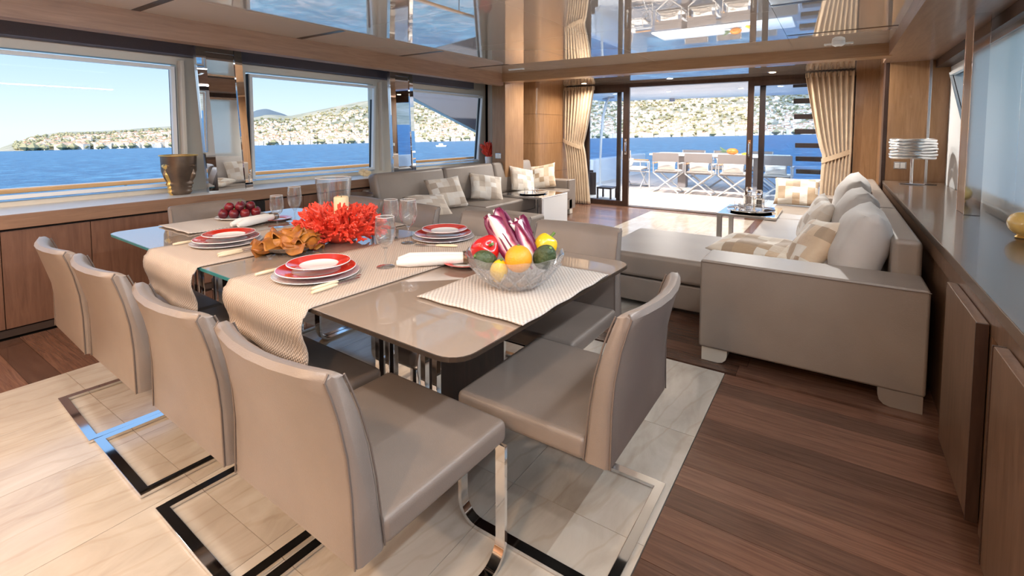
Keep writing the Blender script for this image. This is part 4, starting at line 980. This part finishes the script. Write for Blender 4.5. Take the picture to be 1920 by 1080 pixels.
# silver lamp
lp = thing('table_lamp', 'silver ring table lamp on the starboard counter', 'lamp', (.645, 6.38, .8215))
MB().box(-.10, .10, -.07, .07, 0, .012).build('base', M['chrome'], lp, .004)
MB().tube([(0, 0, .012), (0, 0, .27)], .014, 12).build('stem', M['chrome'], lp, smooth=40)
sh_ = MB().lathe([(.168, .262), (.172, .262), (.172, .452), (.168, .452)], 36, cap=False).build('shade', M['alu'], lp, smooth=40)
for i in range(7):
    r_ = .178+.006*(i % 2); pts = [((r_+.003*math.sin(5*a+i))*math.cos(a), (r_+.003*math.sin(4*a+i*2))*math.sin(a), .273+i*.029+.004*math.sin(3*a+i)) for a in [2*math.pi*k/48 for k in range(48)]]
    MB().tube(pts, .0135, 8, closed=True).build('ring', M['silver'], sh_, smooth=True)
MB().box(.10, .20, -.01, .005, 0, .006).build('cord', M['black'], lp)
# amber egg
eg = thing('glass_egg', 'amber mottled glass egg resting on the starboard counter', 'ornament', (.80, 3.45, .8215))
MB().ball((0, 0, .072), (.065, .085, .062), 28, 18).build('body', M['amber'], eg, smooth=True)
MB().lathe([(.030, 0), (.034, .004), (.026, .013)], 20).build('ring_foot', M['gold'], eg, smooth=True)
# switch plates, detector, downlights
def plate(label, loc, rz):
    t = thing('switch_plate', label, 'switch', loc, rz)
    MB().box(-.055, .055, -.012, 0, -.04, .04).build('plate', M['steel'], t, .004); 
    for q in (-.024, .024): MB().box(q-.02, q+.02, -.016, -.011, -.028, .028).build('rocker', M['plastic'], t, .002)
plate('steel and white switch plate on the oak upright by the aft port window', (-4.325, 6.099, .98), 0)
plate('steel and white switch plate on the oak panel behind the lamp', (.575, 6.699, .99), 0)
sd = thing('smoke_detector', 'white dome detector under the ceiling near the oak beam', 'detector', (-.02, 5.68, ZC-.0005))
MB().lathe([(.0, -.045), (.03, -.044), (.05, -.032), (.055, -.012), (.055, 0), (.0, 0)], 28).build('dome', M['plastic'], sd, smooth=40)
MB().lathe([(.012, -.047), (.018, -.046), (.018, -.044)], 16).build('sensor', M['steel'], sd, smooth=40)
vv = thing('ceiling_vent', 'small white slot vent on the ceiling beside the detector', 'vent', (-.02, 5.83, ZC-.0005))
MB().box(-.12, .12, -.022, .022, -.008, 0).build('frame', M['plastic'], vv, .002); MB().box(-.10, .10, -.008, .008, -.0095, -.007).build('slot', M['steel'], vv)
vv2 = thing('ceiling_vent', 'small white slot vent on the ceiling in the port aft corner', 'vent', (-3.75, 5.72, ZC-.0005))
MB().box(-.12, .12, -.022, .022, -.008, 0).build('frame', M['plastic'], vv2, .002); MB().box(-.10, .10, -.008, .008, -.0095, -.007).build('slot', M['steel'], vv2)
def downlight(label, x, y, z, power, col, spot=130, group=None):
    t = thing('downlight', label, 'downlight', (x, y, z-.0005), 0, group)
    MB().lathe([(.045, 0), (.062, 0), (.062, -.006), (.045, -.004)], 28, cap=False).build('bezel', M['chrome'], t, smooth=40)
    MB().lathe([(.0, -.001), (.044, -.001), (.044, -.0025), (.0, -.0025)], 20).build('lamp_disc', M['lampglow'], t)
    l = bpy.data.lights.new('downlight_bulb', 'AREA'); l.shape = 'DISK'; l.size = .09; l.energy = power; l.color = col; l.spread = R_(spot)
    o = bpy.data.objects.new('downlight_bulb', l); COL.objects.link(o); o.parent = t; o.location = (0, 0, -.012)
WARM = (1, .64, .36); NEU = (1, .88, .74)
for i, (x_, y_) in enumerate(((-3.4, -.7), (-1.9, -.7), (-.4, -.7), (-3.4, -1.7), (-1.9, -1.7), (-.4, -1.7), (-3.4, -2.7), (-1.9, -2.7), (-.4, -2.7))):  # added out-of-view lamps that warm the forward-facing surfaces
    downlight('added unseen warm downlight over the forward end of the saloon', x_, y_, ZC, 12, WARM, 170, 'added forward downlights')
def fill_strip(label, x, z, y0, y1, ry, power):  # added light strips, kept out of view, to brighten and cool the room
    t = thing('added_fill_light', label, 'light', (x, (y0+y1)/2, z)); h = (y1-y0)/2
    MB().box(-.018, .018, -h, h, -.004, .012).build('channel', M['alu'], t); MB().box(-.012, .012, -h, h, -.007, -.0045).build('diffuser', M['fill_strip_face'], t)
    l = bpy.data.lights.new('fill_strip_lamp', 'AREA'); l.shape = 'RECTANGLE'; l.size = .03; l.size_y = y1-y0; l.energy = power; l.color = (.86, .93, 1); l.spread = R_(175)
    o = bpy.data.objects.new('fill_strip_lamp', l); COL.objects.link(o); o.parent = t; o.location = (0, 0, -.012); o.rotation_euler = (0, ry, 0)
fill_strip('added unseen cool fill strip under the forward port window fascia', -4.225, 2.03, -2.8, .55, R_(-92), 22)
fill_strip('added unseen cool fill strip under the forward starboard soffit', .46, 2.094, -2.8, 3.2, R_(84), 84)
for x_ in (-3.6, -.9, 0.0):  # lamps added to brighten the lounge, hidden by the beam
    downlight('added fill downlight in the row hidden behind the oak ceiling beam', x_, 6.62, 2.20, 20, (1, .96, .91), 172, 'added downlights behind the beam')
for x_ in (-3.3, -2.3, -1.3, -.3):  # added top light for the dining end, above the frame
    downlight('added unseen downlight in the row above the near dining chairs', x_, .35, ZC, 4.5, (1, .95, .90), 172, 'added downlights above the near chairs')
downlight('recessed downlight in the soffit above the left curtain', -3.75, 7.9, 2.20, 13, NEU, 150)
downlight('recessed downlight in the soffit above the right sliding door', -.80, 7.9, 2.20, 13, NEU, 150)
downlight('recessed downlight in the soffit above the middle of the door opening', -2.25, 7.9, 2.20, 13, NEU, 150)

# ================================================================== aft deck
dk = struct('aft_deck', 'pale teak planked deck outside the doors', MB().box(-5.3, 1.3, 8.56, 16.0, -.12, -.012), M['subfloor'])
pk = MB().box(0, 1, 0, 1, -.01, 0).mesh('deck_plank'); pk.materials.append(M['deck'])
for i in range(44):
    x_ = -5.3+i*.15; piece('deck_plank', pk, dk, (x_+.002, 8.57, 0), sc=(.146, 7.4, 1))
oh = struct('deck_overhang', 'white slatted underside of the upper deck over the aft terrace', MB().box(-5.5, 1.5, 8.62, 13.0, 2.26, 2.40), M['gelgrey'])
for i in range(6):
    y_ = 8.64+i*.73; MB().box(-5.5, 1.5, y_+.012, y_+.718, 2.20, 2.26).build('ceiling_slat', M['gel'], oh, .006)
MB().tube([(-3.55, 12.7, 2.2), (-3.55, 12.7, 2.12)], .07, 16).build('deck_speaker', M['gelgrey'], oh, smooth=40)
for x_ in (-4.2, -3.0, -1.6, -.4):  # lamps added to brighten the deck and its chairs
    downlight('added fill downlight in the slatted overhang above the deck table', x_, 10.46, 2.20, 42, (1, .93, .86), 172, 'added deck overhang downlights')
# deck table
at = thing('deck_table', 'long white dining table on the aft deck', 'table', (-2.1, 11.75, 0))
MB().box(-1.55, 1.28, -.50, .50, .80, .84).build('table_top', M['gel'], at, .01)
for x_ in (-.9, .7):
    MB().box(x_-.25, x_+.25, -.2, .2, .0, .05).build('pedestal_foot', M['alu'], at, .008); MB().box(x_-.09, x_+.09, -.12, .12, .05, .80).build('pedestal', M['canvas'], at, .01)
def make_dchair(label):
    c = thing('director_chair', label, 'chair', (0, 0, 0), 0, 'folding director chairs on the aft deck'); w = .27
    for s in (-1, 1):
        MB().tube([(s*w, -.22, .45), (s*w, -.25, .88)], .014, 8).build('back_post', M['alu'], c, smooth=40)
        MB().box(s*w-.03, s*w+.03, -.24, .22, .64, .665).build('arm', M['teak'] if s < 0 else M['alu'], c, .008)
        MB().tube([(s*w, .20, .44), (s*w, .20, .645)], .012, 8).build('arm_post', M['alu'], c, smooth=40)
        MB().tube([(s*w, -.24, .015), (s*w, .24, .015)], .014, 8).build('foot_rail', M['alu'], c, smooth=40)
        for y_ in (-.22, .20): MB().tube([(-s*w, y_, .02), (s*w, y_, .44)], .014, 8).build('cross_leg', M['alu'], c, smooth=40)
        MB().tube([(s*w, -.24, .445), (s*w, .22, .445)], .014, 8).build('seat_rail', M['alu'], c, smooth=40)
    MB().box(-w, w, -.22, .20, .438, .452).build('seat', M['canvas'], c, .003)
    MB().box(-w+.02, w-.02, -.20, .20, .453, .50).build('seat_cushion', M['offwhite'], c, .018)
    MB().box(-w-.015, w+.015, -.268, -.252, .69, .885).build('backrest', M['canvas'], c, .004)
    p = piece('pillow', pillow_mesh('pillow', .40, .20, .09, M['offwhite'], 3), c, (0, -.16, .60), (R_(80), 0, 0))
    return c
dc = make_dchair('grey canvas director chair farthest left along the near side of the deck table')
dc.location = (-3.12, 10.98, .0005)
dup(dc, (-2.43, 10.98, .0005), 0, 'second grey canvas director chair along the near side of the deck table')
dup(dc, (-1.75, 10.95, .0005), 0, 'third grey canvas director chair, in front of the deck fruit')
dup(dc, (-.98, 10.98, .0005), 0, 'grey canvas director chair seen through the right door glass')
dup(dc, (-4.05, 11.5, .0005), R_(-90), 'grey canvas director chair at the left end of the deck table')
dup(dc, (-3.0, 12.52, .0005), R_(180), 'grey canvas director chair across the deck table at the left')
dup(dc, (-2.25, 12.52, .0005), R_(180), 'grey canvas director chair across the deck table behind the pineapple')
dup(dc, (-1.5, 12.52, .0005), R_(180), 'grey canvas director chair across the deck table at the right')
# deck fruit
pn = thing('pineapple', 'pineapple lying on the deck table', 'pineapple', (-2.02, 11.55, .8405))
MB().ball((.12, 0, .075), (.12, .072, .072), 16, 12).build('body', M['dried'], pn, smooth=True)
for i in range(12):
    a = i*2.39; MB().tube([(.02, 0, .075), (-.06, .03*math.cos(a), .085+.035*math.sin(a)), (-.14, .07*math.cos(a), .12+.08*math.sin(a)*.8)], [.012, .010, .001], 5).build('crown_leaf', M['pine'], pn)
for i in range(6):
    b_ = MB().tube([(.10*math.sin(t), 0, .10-.10*math.cos(t)) for t in [-.75+.25*k for k in range(7)]], [.006, .016, .020, .021, .020, .016, .006], 8)
    o = b_.build('banana', M['banana'], smooth=True); o.location = (-1.66+.035*i*.6, 11.46+.03*i, .862+.010*(i % 2)+.04*(i > 3)); o.rotation_euler = (R_(20*(i-2.5)), 0, R_(80+8*i)); tag(o, 'ripe banana in the bunch beside the pineapple', 'banana', 'bananas on the deck table')
# stairs to the flybridge
stt = thing('deck_stairs', 'floating dark stairs rising from the aft deck at the right', 'stairs', (-.05, 10.5, 0))
for i in range(8):
    yy = 1.25-i*.26; zz = .32+i*.27
    MB().prism([(yy-.15, zz), (yy+.15, zz), (yy+.15, zz-.05), (yy-.10, zz-.09)], 'x', -.62, .45).build('tread', M['darkwood'], stt)
MB().loft([[(.10, 1.7, .0), (.18, 1.7, .0), (.18, 1.9, 0), (.10, 1.9, 0)], [(.10, -.65, 2.19), (.18, -.65, 2.19), (.18, -.45, 2.19), (.10, -.45, 2.19)]]).build('stringer', M['darkwood'], stt)
# left deck: bulwark, pole, rails, stool
struct('deck_bulwark', 'white moulded bulwark on the port side of the aft deck', MB().box(-5.5, -5.25, 8.7, 15.8, -.1, .62), M['gel'], .03)
pp = thing('awning_pole', 'curved pale pole rising from the port deck edge to the overhang', 'pole', (-4.9, 11.3, 0))
MB().tube([(0, 0, .0), (0, 0, .7), (.02, 0, 1.2), (.06, 0, 1.7), (.14, 0, 2.05), (.22, 0, 2.2)], .032, 12).build('shaft', M['alu'], pp, smooth=40)
MB().lathe([(.07, 0), (.07, .02), (.04, .04)], 16).build('base', M['alu'], pp, smooth=40); MB().tube([(.05, 0, 2.15), (.35, 0, 2.19)], .025, 8).build('bracket', M['gelgrey'], pp)
rl = thing('deck_rail', 'bent steel loop rail beyond the left door', 'rail', (-4.3, 11.6, 0))
MB().tube([(0, 0, .1), (0, 0, .58), (.03, 0, .62), (.55, 0, .62)], .018, 8).build('upper_loop', M['alu'], rl, smooth=40)
MB().tube([(0, 0, .38), (.55, 0, .38)], .016, 8).build('middle_bar', M['alu'], rl, smooth=40); MB().tube([(.0, 0, .12), (.05, 0, .07), (.55, 0, .07)], .018, 8).build('lower_bar', M['alu'], rl, smooth=40); MB().tube([(.55, 0, .0), (.55, 0, .62)], .018, 8).build('post', M['alu'], rl, smooth=40)
def low_stool(label, x, y):
    t = thing('deck_stool', label, 'stool', (x, y, .0005))
    MB().box(-.16, .16, -.16, .16, .20, .235).build('seat', M['darkwood'], t, .008)
    for a in (-1, 1):
        for b in (-1, 1): MB().box(a*.14-.015, a*.14+.015, b*.14-.015, b*.14+.015, 0, .20).build('leg', M['darkwood'], t)
low_stool('small dark stool just outside the left door', -3.86, 9.25)
wc = thing('wicker_armchair', 'tan backed navy lounge chair outside the left door', 'chair', (-4.65, 9.75, .0005), R_(-60))
MB().box(-.28, .28, -.25, .27, .20, .32).build('seat', M['navy'], wc, .02); MB().box(-.28, .28, -.32, -.25, .05, .74).build('backrest', M['navy'], wc, .02); MB().box(-.285, .285, -.33, -.24, .62, .78).build('headrest', M['canvas'], wc, .02)
for a in (-1, 1): MB().box(a*.30-.03, a*.30+.03, -.30, .27, .0, .48).build('arm', M['darkwood'], wc, .01)
# port side deck with cap rail
struct('side_deck', 'white side deck outside the port windows', MB().box(-6.15, -5.05, -4, 12.5, -.2, -.12), M['gel'])
struct('side_bulwark', 'white low bulwark along the port side deck', MB().box(-6.12, -6.02, -4, 9.5, -.12, .35), M['gel'])
cr_ = thing('cap_rail', 'varnished teak cap rail running past the port windows', 'rail', (-6.05, 2.5, .35))
MB().box(-.05, .05, -6.2, 6.5, .46, .505).build('teak_rail', M['teak'], cr_, .014)
for i in range(10): MB().tube([(0, -5.9+i*1.33, 0), (0, -5.9+i*1.33, .462)], .014, 8).build('stanchion', M['chrome'], cr_, smooth=40)
fn = MB().prism([(5.35, 2.6), (5.35, 1.95), (5.63, 1.84), (7.25, 1.32), (8.6, .92), (8.6, 2.6)], 'x', -5.66, -5.54)
struct('superstructure_wing', 'lilac grey moulded wing sloping down outside the aft port window', fn, M['gelgrey'], .01)
struct('starboard_sun_blocker', 'added unseen white overhang keeping sun off the starboard windows', MB().box(1.05, 2.6, -4, 9, 2.25, 2.4), M['gel'])  # added out of view to stop sun entering the starboard windows
struct('starboard_side_deck', 'white side deck and bulwark outside the starboard windows', MB().box(1.05, 2.2, -4, 12.5, -.2, -.12).box(2.1, 2.2, -4, 12.5, -.12, .62), M['gel'])
struct('upper_deck', 'white roof structure over the saloon', MB().box(-5.05, 1.05, -3.3, 8.62, ZC+.12, ZC+.3), M['gel'])

# ================================================================== sea, hills and town (boat heels slightly, so they tilt)
TILT = Matrix.Rotation(-math.atan(.0244), 4, 'Y'); ZS = -3.2
def sea_mat():
    m, t, b = newmat('blue_sea'); g = N(t, 'ShaderNodeNewGeometry'); n = N(t, 'ShaderNodeTexNoise', Scale=.30, Detail=9, Roughness=.76); t.links.new(g.outputs['Position'], n.inputs['Vector'])
    c = ramp(t, [(.36, (.006, .080, .20)), (.50, (.018, .150, .33)), (.64, (.12, .36, .56))]); t.links.new(n.outputs['Fac'], c.inputs[0])
    # churned wake foam around the hull
    ln = N(t, 'ShaderNodeVectorMath', operation='LENGTH'); t.links.new(g.outputs['Position'], ln.inputs[0]); mr = N(t, 'ShaderNodeMapRange'); mr.inputs['From Min'].default_value = 14; mr.inputs['From Max'].default_value = 42; mr.inputs['To Min'].default_value = 1; mr.inputs['To Max'].default_value = 0; t.links.new(ln.outputs['Value'], mr.inputs[0])
    fo = N(t, 'ShaderNodeTexNoise', Scale=.55, Detail=9, Roughness=.68, Distortion=1.6); t.links.new(g.outputs['Position'], fo.inputs['Vector']); fr = ramp(t, [(.36, (.06, .36, .54)), (.50, (.25, .62, .74)), (.62, (.90, .95, .96))]); t.links.new(fo.outputs['Fac'], fr.inputs[0])
    mx = N(t, 'ShaderNodeMix', data_type='RGBA'); t.links.new(mr.outputs[0], mx.inputs['Factor']); t.links.new(c.outputs[0], mx.inputs['A']); t.links.new(fr.outputs[0], mx.inputs['B']); t.links.new(mx.outputs['Result'], b.inputs['Base Color'])
    w = N(t, 'ShaderNodeTexNoise', Scale=.9, Detail=7, Roughness=.65); t.links.new(g.outputs['Position'], w.inputs['Vector']); bp = N(t, 'ShaderNodeBump', Strength=.9, Distance=.6); t.links.new(w.outputs['Fac'], bp.inputs['Height']); t.links.new(bp.outputs[0], b.inputs['Normal'])
    b.inputs['Roughness'].default_value = .28; b.inputs['Specular IOR Level'].default_value = .42; b.inputs['IOR'].default_value = 1.33; return m
sea = struct('sea', 'deep blue sea around the yacht', MB().add([(-5000, -5000, ZS), (5000, -5000, ZS), (5000, 5000, ZS), (-5000, 5000, ZS)], [(0, 1, 2, 3)]), sea_mat())
sea.matrix_world = TILT
PROF = [(-180, .0), (-130, .01), (-95, .03), (-60, .05), (-30, .065), (-1, .078), (3.3, .082), (8, .090), (16, .0985), (24.5, .100), (34.4, .1005), (40.6, .0963), (46, .0903), (49.6, .085), (52.5, .0775), (55.2, .067), (58.2, .0528), (60.4, .0560), (62.4, .0468), (68.3, .0364), (73.5, .0278), (76.7, .0255), (78, .0209), (79.3, .0118), (80.6, .0), (95, 0), (180, 0)]
def pf(a):
    for (a0, s0), (a1, s1) in zip(PROF, PROF[1:]):
        if a0 <= a <= a1: return s0+(s1-s0)*(a-a0)/(a1-a0)
    return 0
from mathutils import noise as mn
def hgt(az, r):
    s = pf(az); t = (r-1000)/900
    if t <= 0 or s <= 0: return ZS-2+ (0 if t <= 0 else 0)
    k = min(1, t)
    base = s*1900*(.16*min(1, t*12)*.25+.92*k**1.0)+ZS
    p = Vector((math.sin(R_(az))*r/160, math.cos(R_(az))*r/160, .3)); nz_ = mn.fractal(p, 1, 2, 5)
    return base+nz_*s*150*min(1, t*3)*(1-.55*k)+.4
def hill_mat():
    m, t, b = newmat('hillside'); g = N(t, 'ShaderNodeNewGeometry'); n = N(t, 'ShaderNodeTexNoise', Scale=.012, Detail=9, Roughness=.7); t.links.new(g.outputs['Position'], n.inputs['Vector'])
    c = ramp(t, [(.32, (.26, .27, .20)), (.46, (.38, .36, .27)), (.58, (.52, .46, .36)), (.72, (.64, .57, .47))]); t.links.new(n.outputs['Fac'], c.inputs[0]); t.links.new(c.outputs[0], b.inputs['Base Color']); b.inputs['Roughness'].default_value = .95; b.inputs['Specular IOR Level'].default_value = .1; return m  # distance haze is put into these pale tones
hm = MB(); az0, az1, na_, nr = -100, 80.6, 361, 34
vv_ = []
for j in range(nr+1):
    r = 985+1150*(j/nr)**1.25
    for i in range(na_+1):
        a = az0+(az1-az0)*i/na_; h_ = hgt(a, r)
        if r > 1900: h_ -= (r-1900)*.25
        vv_.append((-r*math.sin(R_(a)), r*math.cos(R_(a)), h_))
hm.add(vv_, [(j*(na_+1)+i, j*(na_+1)+i+1, (j+1)*(na_+1)+i+1, (j+1)*(na_+1)+i) for j in range(nr) for i in range(na_)])
hills = struct('hills', 'green and ochre coastal hills paled for haze across the water', hm, hill_mat(), smooth=True); hills.matrix_world = TILT
# distant blue mountain ridge
fm = MB(); pts = []
for i in range(121):
    a = 44+26*i/120; s = (.046+.017*math.exp(-((a-60.6)/2.1)**2)+.006*mn.noise(Vector((a*.8, 0, 0))))*max(0, min(1, (68-a)/6))
    for r, k in ((3000, .0), (3400, 1.0), (3900, .2)): pts.append((-r*math.sin(R_(a)), r*math.cos(R_(a)), ZS-1+s*3400*k))
fm.add(pts, [(i*3+k, (i+1)*3+k, (i+1)*3+k+1, i*3+k+1) for i in range(120) for k in range(2)])
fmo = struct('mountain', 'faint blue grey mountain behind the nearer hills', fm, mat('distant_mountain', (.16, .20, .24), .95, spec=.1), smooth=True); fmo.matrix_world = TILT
# houses and trees
rh = random.Random(17)
roofs = MB(); walls = MB(); trees = MB()
ico = []
for (x, y, z) in [(0, 0, 1), (.9, 0, .1), (.28, .86, .1), (-.73, .53, .1), (-.73, -.53, .1), (.28, -.86, .1), (0, 0, -.8)]: ico.append((x, y, z))
icf = [(0, i, i % 5+1) for i in range(1, 6)]+[(6, i % 5+1, i) for i in range(1, 6)]
def place(az, r): return Vector((-r*math.sin(R_(az)), r*math.cos(R_(az)), hgt(az, r)))
nh = 0
while nh < 5600:
    az = rh.uniform(-20, 79.5); t = rh.random()**1.8; r = 1004+560*t
    if pf(az) < .015: continue
    if az > 72 and rh.random() < .3: continue
    p = place(az, r); w, d, h = rh.uniform(4, 9.5), rh.uniform(4, 7), rh.uniform(3, 7)*(1.25 if t < .1 else .8)
    yaw = R_(az)+rh.uniform(-.5, .5); c_, s_ = math.cos(yaw), math.sin(yaw)
    q = [(p.x+c_*a-s_*b, p.y+s_*a+c_*b) for a, b in ((-w/2, -d/2), (w/2, -d/2), (w/2, d/2), (-w/2, d/2))]
    walls.add([(*k, p.z-3) for k in q]+[(*k, p.z+h) for k in q], [(0, 1, 5, 4), (1, 2, 6, 5), (2, 3, 7, 6), (3, 0, 4, 7), (4, 5, 6, 7)])
    mx_ = sum(k[0] for k in q)/4, sum(k[1] for k in q)/4
    roofs.add([(*k, p.z+h) for k in q]+[(*mx_, p.z+h+1.8)], [(0, 1, 4), (1, 2, 4), (2, 3, 4), (3, 0, 4)]); nh += 1
nt_ = 0
while nt_ < 6500:
    az = rh.uniform(-20, 79.5); t = rh.random()**1.1; r = 1000+700*t
    if pf(az) < .01: continue
    p = place(az, r); s = rh.uniform(2.2, 5.2)*(1+.5*(t < .05))
    trees.add([(p.x+a*s*1.2, p.y+b*s*1.2, p.z+s*.5+c*s*.9) for a, b, c in ico], icf); nt_ += 1
o = walls.build('town_walls', mat('pale_stucco', (.80, .70, .58), .8, col2=(.86, .80, .72), ns=.02, world=True, spec=.1)); o.matrix_world = TILT; tag(o, 'pale houses of the coastal town spread over the hillside', 'town', kind='stuff')
o = roofs.build('town_roofs', mat('terracotta_roofs', (.50, .25, .15), .9, col2=(.66, .44, .32), ns=.02, world=True, spec=.1)); o.matrix_world = TILT; tag(o, 'terracotta roofs of the coastal town', 'roofs', kind='stuff')
o = trees.build('hillside_trees', mat('hillside_foliage', (.27, .27, .16), .9, col2=(.50, .43, .26), ns=.012, world=True, spec=.1), smooth=True); o.matrix_world = TILT; tag(o, 'trees growing between the houses on the hillside', 'trees', kind='stuff')  # foliage colours paled to carry the distance haze
# white sailing boat far out
sb = thing('motor_boat', 'tiny white boat on the water seen through the aft port window', 'boat', (-300*math.sin(R_(42)), 300*math.cos(R_(42)), ZS-300*math.sin(R_(42))*.0244), R_(30))
MB().prism([(-3.4, .9), (3.4, .9), (2.6, -.3), (-3.0, -.3)], 'y', -1.1, 1.1).build('hull', M['gel'], sb); MB().box(-1.6, 1.0, -.8, .8, .9, 2.0).build('cabin', M['gel'], sb, .1)
bpy.context.view_layer.update()
